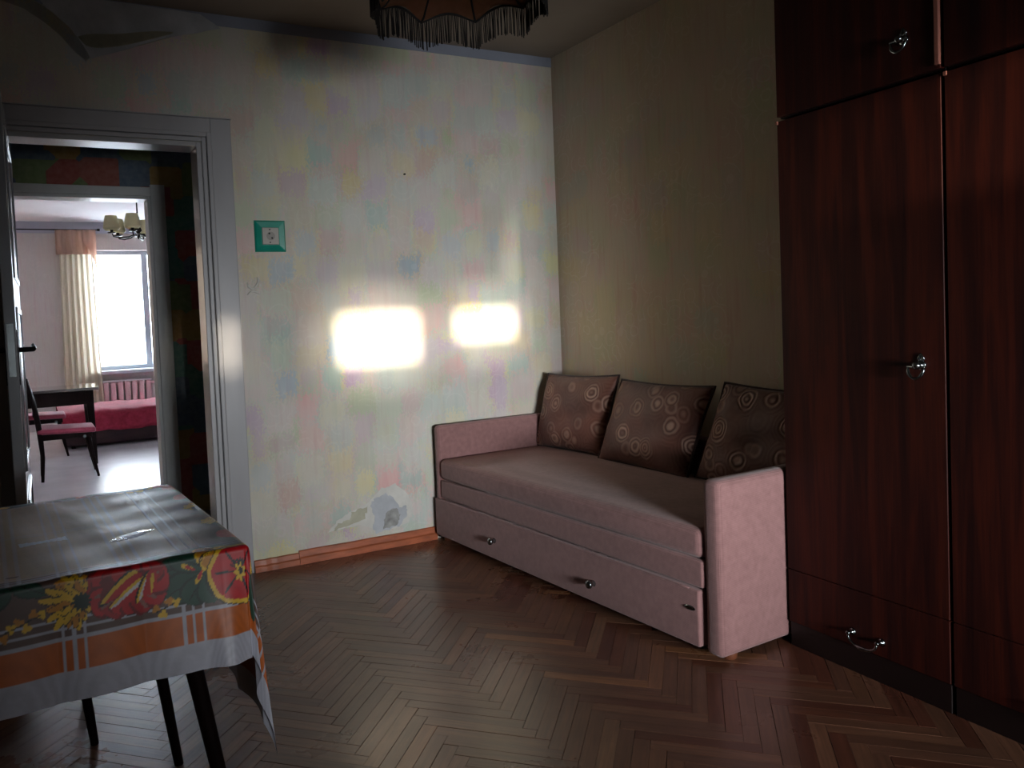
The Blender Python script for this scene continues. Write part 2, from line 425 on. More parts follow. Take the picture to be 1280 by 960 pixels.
# floor slab + herringbone blocks
fl = SB('floor', (XL-.1, YF-.1, -.06), (XR+.1, Y1+.06, -.012), M_sub)
L_, Wd = .333, .0448
ox, oy = .297, 1.752 - .0
def plank_mesh(seed):
    bm = bmesh.new()
    g = .0004
    box(bm, (g, g, -.012), (L_-g, Wd-g, 0))
    top = [e for e in bm.edges if all(v.co.z > -.001 for v in e.verts)]
    bmesh.ops.bevel(bm, geom=top, offset=.0005, segments=1, affect='EDGES')
    bmesh.ops.recalc_face_normals(bm, faces=bm.faces[:])
    uvl = bm.loops.layers.uv.new('UVMap')
    for f in bm.faces:
        for lp in f.loops: lp[uvl].uv = (lp.vert.co.x, lp.vert.co.y)
    me = bpy.data.meshes.new('parquet_block'); bm.to_mesh(me); bm.free(); me.materials.append(M_parq_o)
    return me
pm = plank_mesh(0)
c45 = math.sqrt(.5)
def to_world(p, q): return (ox + (p-q)*c45, oy + (p+q)*c45)
planks = []
for mm in range(-9, 9):
    for i in range(-80, 80):
        for kind in 'HV':
            if kind == 'H': p, q, ang = i*Wd+mm*L_, i*Wd-mm*L_, 45; cxp = (L_/2, Wd/2)
            else: p, q, ang = i*Wd+L_+mm*L_, (i+1)*Wd-L_-mm*L_, 135; cxp = (Wd/2, L_/2)
            c = to_world(p+cxp[0], q+cxp[1])
            if c[0] < XL-.05 or c[0] > XR-.02 or c[1] < -.6 or c[1] > Y1+.07: continue
            planks.append((kind, p, q, ang, c))
def project(x, y, z):
    d = Vector((x, y, z-1.2)); X = d.dot(r2); Yv = -d.dot(u2); Z = d.dot(fwd)
    return (540+992*X/Z, 438+992*Yv/Z, Z) if Z > .1 else (-999, -999, Z)
vis = []
for k, pl in enumerate(planks):
    px, py, z = project(pl[4][0], pl[4][1], 0)
    if -15 < px < 1295 and py < 985 and z > .1:
        covered = (px < 290 and py < 850) or (pl[4][0] > 1.93+(3.78-pl[4][1])*.053 and pl[4][1] > 1.9) or (pl[4][0] > 2.3)
        if not covered: vis.append((z, k))
vis.sort(); near = {k for _, k in vis[:300]}
TONES = ['#785442', '#724f3f', '#7d5744', '#6e4c3d', '#805a46', '#765240', '#7b5641', '#6c4b3c']
LIGHT = ['#98694a', '#8a6048', '#85624c']
REDD = ['#6a4032', '#6f4534', '#60392c']
def tone_at(x, y):
    t = random.random()
    redness = max(0, min(1, (x-1.0)/1.0))
    if t < .02+.04*redness: c = random.choice(LIGHT)
    elif t < .10+.36*redness: c = random.choice(REDD)
    else: c = random.choice(TONES)
    c = hexc(c); k = random.uniform(.80, .95)
    return (c[0]*k, c[1]*k, c[2]*k, 1)
rv, rf, rt, ru = [], [], [], []
for k, (kind, p, q, ang, c) in enumerate(planks):
    a = R(ang)
    if kind == 'H': base_pt = to_world(p, q)
    else: base_pt = to_world(p+Wd, q)
    dz = random.uniform(-.0006, .0004); tilt = random.uniform(-.0015, .0015)
    Mx = Matrix.Translation((base_pt[0]+random.uniform(-.0004, .0004), base_pt[1]+random.uniform(-.0004, .0004), dz)) @ Matrix.Rotation(a+random.uniform(-.002, .002), 4, 'Z') @ Matrix.Rotation(random.uniform(-.003, .003), 4, 'X')
    col = tone_at(*c)
    # keep blocks out of the walls
    if k in near:
        o = bpy.data.objects.new('parquet_block', pm); COL.objects.link(o); o.parent = fl; o.matrix_local = Mx; o.color = col
    else:
        b0 = len(rv); uo = random.uniform(0, 50)
        g = .0007
        cs = [(g, g, 0), (L_-g, g, 0), (L_-g, Wd-g, 0), (g, Wd-g, 0)]
        pts = [Mx @ Vector(v) for v in cs] + [Mx @ Vector((v[0], v[1], -.012)) for v in cs]
        rv += [tuple(v) for v in pts]
        for f in ((0, 1, 2, 3), (0, 4, 5, 1), (1, 5, 6, 2), (2, 6, 7, 3), (3, 7, 4, 0)): rf.append(tuple(b0+i for i in f))
        rt += [col]*8; ru += [(v[0]+uo, v[1]+uo) for v in cs+cs]
me = bpy.data.meshes.new('parquet_blocks'); me.from_pydata(rv, [], rf); me.update()
at = me.attributes.new('tone', 'FLOAT_COLOR', 'POINT'); at.data.foreach_set('color', np.array(rt, dtype=np.float32).ravel())
uvl = me.uv_layers.new(name='UVMap')
uvs = np.array([ru[lp.vertex_index] for lp in me.loops], dtype=np.float32); uvl.data.foreach_set('uv', uvs.ravel())
o = new_obj('parquet_blocks', me, M_parq_s, fl); o['kind'] = 'stuff'

# ceiling border band, baseboard
SB('trim_1', (XL, Y1-.004, 2.612), (XR, Y1, H), M_band)
bb = struct_root('baseboard_back')
def base_piece(x0, x1, h):
    bm = bmesh.new()
    prof = [(0, 0), (-.028, 0), (-.026, h*.45), (-.018, h*.55), (-.014, h*.95), (-.010, h), (0, h)]
    n = 8; rings = []
    for k in range(n+1):
        x = x0+(x1-x0)*k/n
        j = random.uniform(-.0012, .0012)
        rings.append([bm.verts.new((x, Y1+p[0]+(j if p[0] else 0), p[1]+(j if p[1] else 0))) for p in prof])
    for a_, b_ in zip(rings, rings[1:]):
        for i in range(len(prof)): bm.faces.new((a_[i], a_[(i+1) % len(prof)], b_[(i+1) % len(prof)], b_[i]))
    bm.faces.new(rings[0][::-1]); bm.faces.new(rings[-1])
    bm_obj('board', bm, M_base, bb)
base_piece(.912, 1.135, .055); base_piece(1.137, 1.905, .066)
SB('baseboard_right', (XR-.02, 1.95, 0), (XR, Y1-.03, .06), M_base)

# wall damage: cement and paper layers showing where the wallpaper came away
def patch(name, pts, y, th, mat, parent, rough_=.006, sub=5):
    pts = [Vector((p[0], p[1])) for p in pts]; out = []
    for a_, b_ in zip(pts, pts[1:]+pts[:1]):
        for k in range(sub):
            q = a_.lerp(b_, k/sub); out.append((q.x+random.uniform(-rough_, rough_), q.y+random.uniform(-rough_, rough_)))
    bm = bmesh.new()
    vs_ = [bm.verts.new((x, y, z)) for x, z in out]
    f = bm.faces.new(vs_)
    r = bmesh.ops.extrude_face_region(bm, geom=[f])
    bmesh.ops.translate(bm, verts=[v for v in r['geom'] if isinstance(v, bmesh.types.BMVert)], vec=(0, th, 0))
    bmesh.ops.triangulate(bm, faces=[f_ for f_ in bm.faces if len(f_.verts) > 4])
    return bm_obj(name, bm, mat, parent)
patch('torn_wallpaper', [(1.30, .135), (1.46, .145), (1.60, .09), (1.74, .105), (1.78, .18), (1.75, .27), (1.68, .33), (1.60, .315), (1.50, .24), (1.42, .215), (1.36, .19)], Y1-.0015, .0015, M_torn_white, wall_back)
patch('backing_paper', [(1.325, .135), (1.40, .145), (1.505, .165), (1.515, .235), (1.49, .23), (1.43, .215), (1.41, .18), (1.35, .165)], Y1-.0025, .001, M_paper_back, wall_back)
patch('bare_cement', [(1.56, .085), (1.62, .09), (1.70, .105), (1.735, .145), (1.74, .205), (1.70, .20), (1.665, .26), (1.62, .285), (1.56, .27), (1.535, .24), (1.555, .17), (1.54, .12)], Y1-.003, .001, M_plaster, wall_back)
patch('dark_cement', [(1.60, .10), (1.68, .11), (1.70, .16), (1.685, .20), (1.63, .195), (1.605, .15)], Y1-.004, .001, M_plaster_d, wall_back, .004)
# chips
for x, z, s in ((1.72, .255, .012), (1.735, .215, .014), (1.52, .20, .012), (1.50, .18, .016), (1.75, .2, .01)):
    patch('paint_chip', [(x, z), (x+s, z+s*.3), (x+s*.8, z+s), (x, z+s*1.2)], Y1-.005, .0008, M_torn_white, wall_back, .002, 2)
# bare plaster at the top left and the wallpaper hanging away from it
patch('bare_plaster', [(.10, 2.66), (.20, 2.53), (.27, 2.45), (.315, 2.40), (.45, 2.45), (.62, 2.52), (.89, 2.60), (.80, 2.655), (.50, 2.662)], Y1-.006, .002, M_plaster, wall_back, .002)
def flap(name, upper, lower, out_u, out_l, mat, nseg=24, rows=8):
    """a sheet between two polylines on the wall, bulging into the room"""
    def samp(poly, t):
        k = t*(len(poly)-1); i = min(int(k), len(poly)-2); f = k-i
        return poly[i][0]+(poly[i+1][0]-poly[i][0])*f, poly[i][1]+(poly[i+1][1]-poly[i][1])*f
    bm = bmesh.new(); g = []
    for i in range(nseg+1):
        t = i/nseg; ux, uz = samp(upper, t); lx, lz = samp(lower, t); w_ = math.sin(math.pi*t)**.6; row = []
        for j in range(rows+1):
            s = j/rows
            o_ = (out_u*(1-s)**1.5 + out_l*math.sin(math.pi*s)*.4)*w_
            row.append(bm.verts.new((ux+(lx-ux)*s, Y1-.004-o_ + .003*s, uz+(lz-uz)*s + .004*math.sin(9*t)*(1-s))))
        g.append(row)
    for i in range(nseg):
        for j in range(rows): bm.faces.new((g[i][j], g[i+1][j], g[i+1][j+1], g[i][j+1]))
    bmesh.ops.solidify(bm, geom=bm.faces[:], thickness=.0012)
    return bm_obj(name, bm, mat, wall_back)
flap('peeling_wallpaper', [(.262, 2.487), (.36, 2.505), (.50, 2.53), (.68, 2.556)], [(.312, 2.408), (.42, 2.442), (.55, 2.49), (.69, 2.545)], .022, .006, M_paper_back)
flap('peeling_wallpaper', [(-.03, 2.645), (.08, 2.625), (.17, 2.575), (.235, 2.52), (.268, 2.47), (.312, 2.405)], [(-.04, 2.61), (.06, 2.585), (.14, 2.535), (.20, 2.485), (.24, 2.435), (.295, 2.385)], .030, .008, M_wall_b)
# old nail in the wall
bm = bmesh.new(); tube(bm, [(1.813, Y1, 1.958), (1.813, Y1-.012, 1.957)], [.004, .005], 8); bm_obj('nail', bm, M_dark_metal, wall_back)
# torn curl by the casing
bm = bmesh.new()
for pts in ([(.952, 1.405), (.957, 1.385), (.975, 1.372), (1.0, 1.375)], [(.95, 1.345), (.968, 1.36), (.985, 1.362), (1.01, 1.345)], [(1.0, 1.43), (1.008, 1.412), (.998, 1.39), (.975, 1.372)]):
    tube(bm, [(x, Y1-.002, z) for x, z in pts], [.002, .006, .006, .002], 6)
bm_obj('wallpaper_curl', bm, M_torn_white, wall_back, smooth=True)

# ------------------------------------------------------------------ doorway 1: casing, linings, leaf
d1 = struct_root('door_1')
CX = .908
def casing_piece(name, lo, hi, bev=.004): return BX(name, lo, hi, M_gloss_white, d1, bev, 2)
casing_piece('casing_board', (.812, Y1-.022, 0), (CX, Y1, 2.172))
casing_piece('casing_board', (-.14, Y1-.022, 0), (DX0-.03, Y1, 2.172))
casing_piece('casing_head', (DX0-.03, Y1-.0215, 2.105), (.812, Y1, 2.172))
casing_piece('casing_cap', (-.15, Y1-.027, 2.172), (CX+.003, Y1, 2.1765), .001)
casing_piece('casing_moulding', (.792, Y1-.030, 0), (.812, Y1-.001, 2.105))
casing_piece('casing_moulding', (.770, Y1-.018, 0), (.790, Y1+.002, 2.085))
casing_piece('casing_moulding', (DX0-.03, Y1-.030, 2.085), (.792, Y1-.001, 2.105))
casing_piece('casing_moulding', (DX0-.03, Y1-.018, 2.064), (.770, Y1+.002, 2.084))
casing_piece('door_jamb', (DX1-.004, Y1-.008, 0), (.769, Y1+T+.01, 2.062))
casing_piece('door_jamb', (DX0-.03, Y1-.008, 0), (DX0, Y1+T+.01, 2.062))
casing_piece('door_head', (DX0, Y1-.008, DZ-.004), (DX1-.004, Y1+T+.01, 2.062))
BX('threshold', (-.9, Y1+.002, -.01), (2.1, Y1+.201, .006), M_floor_hall, d1, .003)
for x0, x1 in ((.80, .90), (-.14, -.06)): BX('casing_board', (x0, Y1+T, 0), (x1, Y1+T+.02, 2.15), M_gloss_white, d1)
# leaf, opened into the room, hinged on the left jamb
lf = bmesh.new(); LW, LH, LT = .76, 2.02, .036
box(lf, (0, -LT/2, .01), (LW, LT/2, LH), .003, 2)
leaf = bm_obj('door_leaf', lf, M_gloss_leaf, d1)
leaf.location = (-.042, Y1-.03, 0); leaf.rotation_euler = (0, 0, math.atan2(-.765, -.012))
def leaf_part(name, lo, hi, mat, bev=.003):
    return BX(name, lo, hi, mat, leaf, bev, 2)
for side in (1, -1):
    y0, y1_ = (LT/2, LT/2+.006) if side > 0 else (-LT/2-.006, -LT/2)
    for z0, z1 in ((.12, .62), (.72, 1.30), (1.40, 1.92)):
        leaf_part('panel_moulding', (.10, y0, z0), (.12, y1_, z1), M_gloss_leaf, .002)
        leaf_part('panel_moulding', (LW-.12, y0, z0), (LW-.10, y1_, z1), M_gloss_leaf, .002)
        leaf_part('panel_moulding', (.12, y0, z0), (LW-.12, y1_, z0+.02), M_gloss_leaf, .002)
        leaf_part('panel_moulding', (.12, y0, z1-.02), (LW-.12, y1_, z1), M_gloss_leaf, .002)
for side in (1, -1):
    bm = bmesh.new(); y = side*LT/2
    box(bm, (LW-.062, min(y, y+side*.004), 1.03), (LW-.028, max(y, y+side*.004), 1.22), .001)
    tube(bm, [(LW-.045, y, 1.15), (LW-.045, y+side*.048, 1.15)], .009, 12)
    tube(bm, [(LW-.045, y+side*.046, 1.15), (LW-.10, y+side*.05, 1.152), (LW-.15, y+side*.046, 1.162)], [.009, .008, .007], 12)
    bm_obj('lever_handle', bm, M_dark_metal, leaf, smooth=True)
for z in (.25, 1.75):
    bm = bmesh.new(); tube(bm, [(0, -LT/2-.006, z-.05), (0, -LT/2-.006, z+.05)], .008, 10); bm_obj('hinge', bm, M_chrome, leaf, smooth=True)
leaf_part('lock_plate', (LW-.001, -.011, 1.06), (LW+.0015, .011, 1.24), M_chrome, .0005)

# ------------------------------------------------------------------ hallway
Y2 = 5.30; T2 = .13
SB('floor_hall', (-1.0, Y1+.2, -.06), (2.2, Y2+T2, 0), M_floor_hall)
SB('ceiling_hall', (-1.0, Y1+T, 2.62), (2.2, Y2, 2.72), M_ceil)
SB('wall_hall_left', (-1.1, Y1+T, 0), (-1.0, Y2, 2.62), M_patch_y)
SB('wall_hall_right', (2.1, Y1+T, 0), (2.2, Y2, 2.62), M_patch_y)
E0, E1, EZ = -.16, .735, 2.04
bm = bmesh.new()
box(bm, (-1.1, Y2, 0), (E0, Y2+T2, 2.8)); box(bm, (E0, Y2, EZ), (E1, Y2+T2, 2.8)); box(bm, (E1, Y2, 0), (2.2, Y2+T2, 2.8))
wh = bm_obj('wall_hall', bm, [M_patch, M_wall_far]); struct(wh)
for p in wh.data.polygons:
    if p.normal.y > .5: p.material_index = 1
d2 = struct_root('door_2')
M_door2 = simple('hall_casing_paint', '#c6c8c8', .4, .06, 5, coat=.1)
def c2(name, lo, hi): return BX(name, lo, hi, M_door2, d2, .003, 2)
c2('casing_board', (E1, Y2-.018, 0), (E1+.088, Y2, 2.112)); c2('casing_board', (E0-.088, Y2-.018, 0), (E0, Y2, 2.112))
c2('casing_head', (E0, Y2-.0175, EZ), (E1, Y2, 2.095))
c2('door_jamb', (E1-.02, Y2-.01, 0), (E1, Y2+T2+.01, EZ)); c2('door_jamb', (E0, Y2-.01, 0), (E0+.02, Y2+T2+.01, EZ)); c2('door_head', (E0+.02, Y2-.01, EZ-.02), (E1-.02, Y2+T2+.01, EZ))

# ------------------------------------------------------------------ far room
Y3 = 10.9; HF = 2.58; FX0, FX1 = -1.6, 3.2
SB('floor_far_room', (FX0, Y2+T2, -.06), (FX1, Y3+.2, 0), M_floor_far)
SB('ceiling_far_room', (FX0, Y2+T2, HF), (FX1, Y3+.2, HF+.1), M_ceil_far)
SB('wall_far_left', (FX0-.1, Y2+T2, 0), (FX0, Y3+.2, HF), M_wall_far)
SB('wall_far_right', (FX1, Y2+T2, 0), (FX1+.1, Y3+.2, HF), M_wall_far)
V0, V1, VZ0, VZ1 = .74, 2.45, .70, 2.23
bm = bmesh.new()
box(bm, (FX0, Y3, 0), (V0, Y3+.3, HF)); box(bm, (V1, Y3, 0), (FX1, Y3+.3, HF)); box(bm, (V0, Y3, 0), (V1, Y3+.3, VZ0)); box(bm, (V0, Y3, VZ1), (V1, Y3+.3, HF))
struct(bm_obj('wall_far', bm, M_wall_far))
SB('trim_3', (FX0, Y3-.02, 2.44), (FX1, Y3, HF), simple('grey_violet_cornice', '#a9a8b6', .9, .04, 5))
w1 = struct_root('window_1')
M_win = simple('window_paint', '#b8bec6', .4, .04, 8)
ya, yb = Y3+.10, Y3+.16
for nm, lo, hi in (('frame_side', (V0, ya, VZ0), (V0+.05, yb, VZ1)), ('frame_side', (V1-.05, ya, VZ0), (V1, yb, VZ1)),
                   ('frame_rail', (V0+.05, ya, VZ0), (V1-.05, yb, VZ0+.05)), ('frame_rail', (V0+.05, ya, VZ1-.05), (V1-.05, yb, VZ1)),
                   ('mullion', (1.365, ya-.01, VZ0+.05), (1.44, yb, VZ1-.05)), ('mullion', (1.95, ya-.01, VZ0+.05), (2.02, yb, VZ1-.05)),
                   ('transom', (1.44, ya, 1.72), (1.95, yb, 1.77))):
    BX(nm, lo, hi, M_win, w1, .003)
mg = NT('window_glass'); mg.set(color=(1, 1, 1, 1), rough=.0, trans=1, ior=1.03, spec=.2); M_glass = mg.m
for a_, b_, c_, d_ in ((V0+.05, 1.365, VZ0+.05, VZ1-.05), (1.44, 1.95, VZ0+.05, 1.72), (1.44, 1.95, 1.77, VZ1-.05), (2.02, V1-.05, VZ0+.05, VZ1-.05)):
    BX('pane', (a_, ya+.028, c_), (b_, ya+.032, d_), M_glass, w1, 0)
BX('window_sill', (V0-.05, Y3-.14, VZ0-.045), (V1+.05, Y3+.099, VZ0), M_win, w1, .006, 2)

# curtain in the far room
M_cream = NT('cream_curtain'); M_cream.set(color=hexc('#ddd3c0'), rough=.85, spec=.1)
tr = M_cream.n('ShaderNodeBsdfTranslucent', i={0: hexc('#f0ebe0')}); mx = M_cream.n('ShaderNodeMixShader', i={0: .5})
M_cream.l(M_cream.b.outputs[0], mx.inputs[1]); M_cream.l(tr.outputs[0], mx.inputs[2]); M_cream.l(mx.outputs[0], M_cream.t.nodes['Material Output'].inputs[0])
M_peach = NT('peach_pelmet'); M_peach.set(color=hexc('#d4bcae'), rough=.85, spec=.1)
tr = M_peach.n('ShaderNodeBsdfTranslucent', i={0: hexc('#dcb8a4')}); mx = M_peach.n('ShaderNodeMixShader', i={0: .35})
M_peach.l(M_peach.b.outputs[0], mx.inputs[1]); M_peach.l(tr.outputs[0], mx.inputs[2]); M_peach.l(mx.outputs[0], M_peach.t.nodes['Material Output'].inputs[0])
cu = thing('window_curtain', 'cream curtain with peach swag hanging left of the bright far window', 'curtain', (.58, Y3-.16, 0))
bm_obj('drape', curtain_mesh(-.20, .20, .28, 2.44, 6, .022, 0, flare=.08), M_cream.m, cu, smooth=True)
bm_obj('swag', curtain_mesh(-.23, .23, 2.16, 2.46, 4, .028, -.045, ph=1), M_peach.m, cu, smooth=True)
bm = bmesh.new()
tail = []
for i in range(7):
    u = i/6; tail.append(((.10+.14*u), .0, 2.46-.02*u))
g = []
for i in range(11):
    u = i/10; row = []
    for j in range(9):
        v = j/8; row.append(bm.verts.new((.08+.15*u, -.07+.015*math.sin(9*u), 2.46-(.14+.42*u)*v*(1-.25*math.sin(math.pi*u)))))
    g.append(row)
for i in range(10):
    for j in range(8): bm.faces.new((g[i][j], g[i+1][j], g[i+1][j+1], g[i][j+1]))
bmesh.ops.solidify(bm, geom=bm.faces[:], thickness=.003)
bm_obj('swag_tail', bm, M_peach.m, cu, smooth=True)
bm = bmesh.new(); tube(bm, [(-1.3, .02, 2.47), (.26, .02, 2.47)], .007, 8); tube(bm, [(.26, .02, 2.47), (.29, .02, 2.47)], .016, 10)
bm_obj('curtain_rod', bm, M_brass, cu, smooth=True)

# radiator
M_rad = simple('radiator_bounce_pink', '#c9a3a6', .4, .05, 8)  # red light bounced off the bedspread is mixed into this colour
rad = thing('radiator', 'ribbed cast-iron radiator below the far window, tinted with bounced pink light', 'radiator', (1.03, Y3-.07, 0))
for k in range(8):
    bm = bmesh.new(); x = -.28+k*.085
    box(bm, (x-.033, -.05, .14), (x+.033, .05, .555), .018, 3)
    bm_obj('radiator_section', bm, M_rad, rad, smooth_angle=40)
bm = bmesh.new(); tube(bm, [(-.36, 0, .52), (.42, 0, .52)], .018, 10); tube(bm, [(-.36, 0, .18), (.42, 0, .18)], .018, 10); tube(bm, [(-.36, 0, .18), (-.36, 0, 0)], .014, 10)
bm_obj('pipe', bm, M_rad, rad, smooth=True)
# pale top cover strip
BX('top_shelf', (-.33, -.052, .556), (.36, .045, .572), simple('radiator_top', '#d8d2d6', .4, .03, 10), rad, .003)

# daybed
bed = thing('daybed', 'low daybed with a red bedspread under the far window', 'bed', (1.05, 8.92, 0))
BX('bed_base', (-.78, .02, .03), (1.3, 1.02, .20), M_maroon, bed, .01, 2)
bm = bmesh.new()
g = []
n1, n2 = 60, 24
for i in range(n1+1):
    u = i/n1; x = -.82+2.14*u; row = []
    prof = [(0, .165), (-.012, .22), (-.014, .28), (-.008, .34), (.02, .372), (.06, .385), (.25, .39), (.5, .387), (.8, .39), (1.0, .386), (1.05, .36), (1.055, .2)]
    for (py, pz) in prof:
        row.append(bm.verts.new((x, py+.006*math.sin(17*x+py*9), pz+.006*math.sin(11*x+4*py)+.004*math.sin(31*x+13*py))))
    g.append(row)
for i in range(n1):
    for j in range(len(g[0])-1): bm.faces.new((g[i][j], g[i+1][j], g[i+1][j+1], g[i][j+1]))
bmesh.ops.solidify(bm, geom=bm.faces[:], thickness=.006)
bm_obj('bedspread', bm, M_red_cover, bed, smooth=True)
for x in (-.7, 1.2):
    for y in (.08, .95): BX('leg', (x-.02, y-.02, 0), (x+.02, y+.02, .03), M_dark_wood, bed, .002)

# desk
desk = thing('desk', 'dark wooden desk with a pale reflecting top beside the daybed', 'desk', (-.06, 7.78, 0))
BX('desk_top', (-.6, 0, .675), (.60, .6, .70), simple('desk_top_varnish', '#3c2f30', .12, .1, 4, coat=.8, bump=0), desk, .004, 2)
BX('apron', (-.5, .03, .55), (.50, .05, .675), M_dark_wood, desk, .002)
BX('apron', (-.5, .55, .55), (.50, .57, .675), M_dark_wood, desk, .002)
for x in (-.52, .52):
    for y in (.05, .54):
        bm = bmesh.new(); s = .034
        a_ = [(x-s, y-s/1.4), (x+s, y-s/1.4), (x+s, y+s/1.4), (x-s, y+s/1.4)]
        tp_ = [bm.verts.new((p[0], p[1], .675)) for p in a_]; b_ = [bm.verts.new((x+(p[0]-x)*.55+.02*(1 if x > 0 else -1), y+(p[1]-y)*.55, 0)) for p in a_]
        for k in range(4): bm.faces.new((tp_[k], tp_[(k+1) % 4], b_[(k+1) % 4], b_[k]))
        bm.faces.new(tp_); bm.faces.new(b_[::-1]); bm_obj('leg', bm, M_dark_wood, desk)

# side chairs, facing +x
def chair(label, loc, rz=0):
    t = thing('dining_chair', label, 'chair', loc, R(rz), 'dark chairs with red seats by the desk')
    bm = bmesh.new()
    box(bm, (-.02, -.19, .385), (.42, .19, .43), .018, 3)
    for v in bm.verts:
        if v.co.x > .34: v.co.z -= .018*((v.co.x-.34)/.08)
    bm_obj('seat', bm, M_red_seat, t, smooth_angle=50)
    BX('seat_frame', (-.01, -.175, .335), (.39, .175, .385), M_dark_wood, t, .004)
    for s in (-1, 1):
        bm = bmesh.new(); tube(bm, [(.355, s*.155, .36), (.385, s*.165, .18), (.42, s*.172, 0)], [.020, .016, .010], 10); bm_obj('leg', bm, M_dark_wood, t, smooth=True)
        bm = bmesh.new(); tube(bm, [(.0, s*.17, 0), (.012, s*.168, .2), (.0, s*.165, .40), (-.03, s*.16, .62), (-.075, s*.155, .83)], [.012, .017, .022, .018, .012], 10); bm_obj('leg', bm, M_dark_wood, t, smooth=True)
    bm = bmesh.new(); box(bm, (-.085, -.165, .70), (-.06, .165, .82), .006, 2); bm_obj('back_rail', bm, M_dark_wood, t)
    bm = bmesh.new(); box(bm, (-.045, -.165, .53), (-.028, .165, .57), .004, 2); bm_obj('back_rail', bm, M_dark_wood, t)
    bm = bmesh.new(); tube(bm, [(.33, -.18, .345), (.33, -.19, .345)], .014, 10); bm_obj('bolt_head', bm, M_chrome, t, smooth=True)
    return t
ch = chair('red-seated dark wooden chair standing nearest the hall doorway, in profile', (.035, 7.31, 0), 0)
dup(ch, (-.14, 8.68, 0), R(0), 'red-seated dark chair farther back, half hidden behind the nearer chair')

# chandelier in the far room
cd = thing('chandelier', 'dark bronze chandelier with pale yellow cup shades in the far room', 'chandelier', (.985, 8.0, HF))
bm = bmesh.new(); lathe(bm, [(.004, -.52), (.012, -.50), (.006, -.47), (.02, -.455), (.035, -.44), (.03, -.42), (.012, -.40), (.010, -.33), (.02, -.32), (.010, -.30), (.007, -.29), (.007, -.06), (.03, -.05), (.045, -.01), (.045, 0)], 16)
bm_obj('stem', bm, M_brass, cd, smooth=True)
mcs = NT('pale_glass_shade'); mcs.set(color=hexc('#cfc7a4'), rough=.4)
tr = mcs.n('ShaderNodeBsdfTranslucent', i={0: hexc('#d8cfa8')}); mx = mcs.n('ShaderNodeMixShader', i={0: .45})
mcs.l(mcs.b.outputs[0], mx.inputs[1]); mcs.l(tr.outputs[0], mx.inputs[2]); mcs.l(mx.outputs[0], mcs.t.nodes['Material Output'].inputs[0])
for k in range(6):
    a = R(60*k+12); dx, dy = math.cos(a), math.sin(a)
    bm = bmesh.new()
    tube(bm, [(dx*.02, dy*.02, -.47), (dx*.09, dy*.09, -.50), (dx*.17, dy*.17, -.51), (dx*.23, dy*.23, -.50), (dx*.245, dy*.245, -.465)], .007, 8)
    arm = bm_obj('arm', bm, M_brass, cd, smooth=True)
    bm = bmesh.new(); lathe(bm, [(.012, 0), (.035, .004), (.04, .012), (.014, .018), (.014, .06), (.0135, .06)], 14, Matrix.Translation((dx*.245, dy*.245, -.475)))
    bm_obj('cup', bm, M_brass, arm, smooth=True)
    bm = bmesh.new(); prof = [(.055, 0), (.074, .02), (.066, .08), (.052, .135), (.050, .135), (.070, .02)]
    seg = 20; rings = []
    for r_, z_ in prof: rings.append([bm.verts.new((dx*.245+r_*math.cos(2*math.pi*q/seg), dy*.245+r_*math.sin(2*math.pi*q/seg), -.445+z_)) for q in range(seg)])
    for a_, b_ in zip(rings, rings[1:]+rings[:1]):
        for q in range(seg): bm.faces.new((a_[q], a_[(q+1) % seg], b_[(q+1) % seg], b_[q]))
    bm_obj('shade', bm, mcs.m, arm, smooth_angle=50)

# ------------------------------------------------------------------ socket on the wall
so = thing('wall_socket', 'white power socket in a square green plastic surround on the wall', 'socket', (1.075, Y1, 1.627))
bm = bmesh.new()
def frustum(bm, s0, s1, y0, y1_, hole):
    a_ = [bm.verts.new((sx*s0, y0, sz*s0)) for sx, sz in ((-1, -1), (1, -1), (1, 1), (-1, 1))]
    b_ = [bm.verts.new((sx*s1, y1_, sz*s1)) for sx, sz in ((-1, -1), (1, -1), (1, 1), (-1, 1))]
    c_ = [bm.verts.new((sx*hole, y1_+.004, sz*hole)) for sx, sz in ((-1, -1), (1, -1), (1, 1), (-1, 1))]
    e_ = [bm.verts.new((sx*s0, 0, sz*s0)) for sx, sz in ((-1, -1), (1, -1), (1, 1), (-1, 1))]
    for p, q in ((e_, a_), (a_, b_), (b_, c_)):
        for k in range(4): bm.faces.new((p[k], p[(k+1) % 4], q[(k+1) % 4], q[k]))
    bm.faces.new(c_); bm.faces.new(e_[::-1])
frustum(bm, .076, .068, -.006, -.014, .045)
bm_obj('surround', bm, M_socket_g, so)
so_f = BX('socket_plate', (-.041, -.018, -.041), (.041, -.008, .041), M_socket_w, so, .003, 2)
bm = bmesh.new()
tube(bm, [(-.0, -.0175, .0), (0, -.0195, 0)], .021, 24); bm_obj('socket_well', bm, simple('socket_face', '#8f8b84', .5, .03, 20, bump=0), so_f)
for x, z, r_ in ((-.004, .031, .0035), (-.004, -.031, .0035), (-.007, .012, .005), (.006, -.010, .005)):
    bm = bmesh.new(); tube(bm, [(x, -.017, z), (x, -.0205, z)], r_, 10); bm_obj('pin_hole', bm, M_hole, so_f)

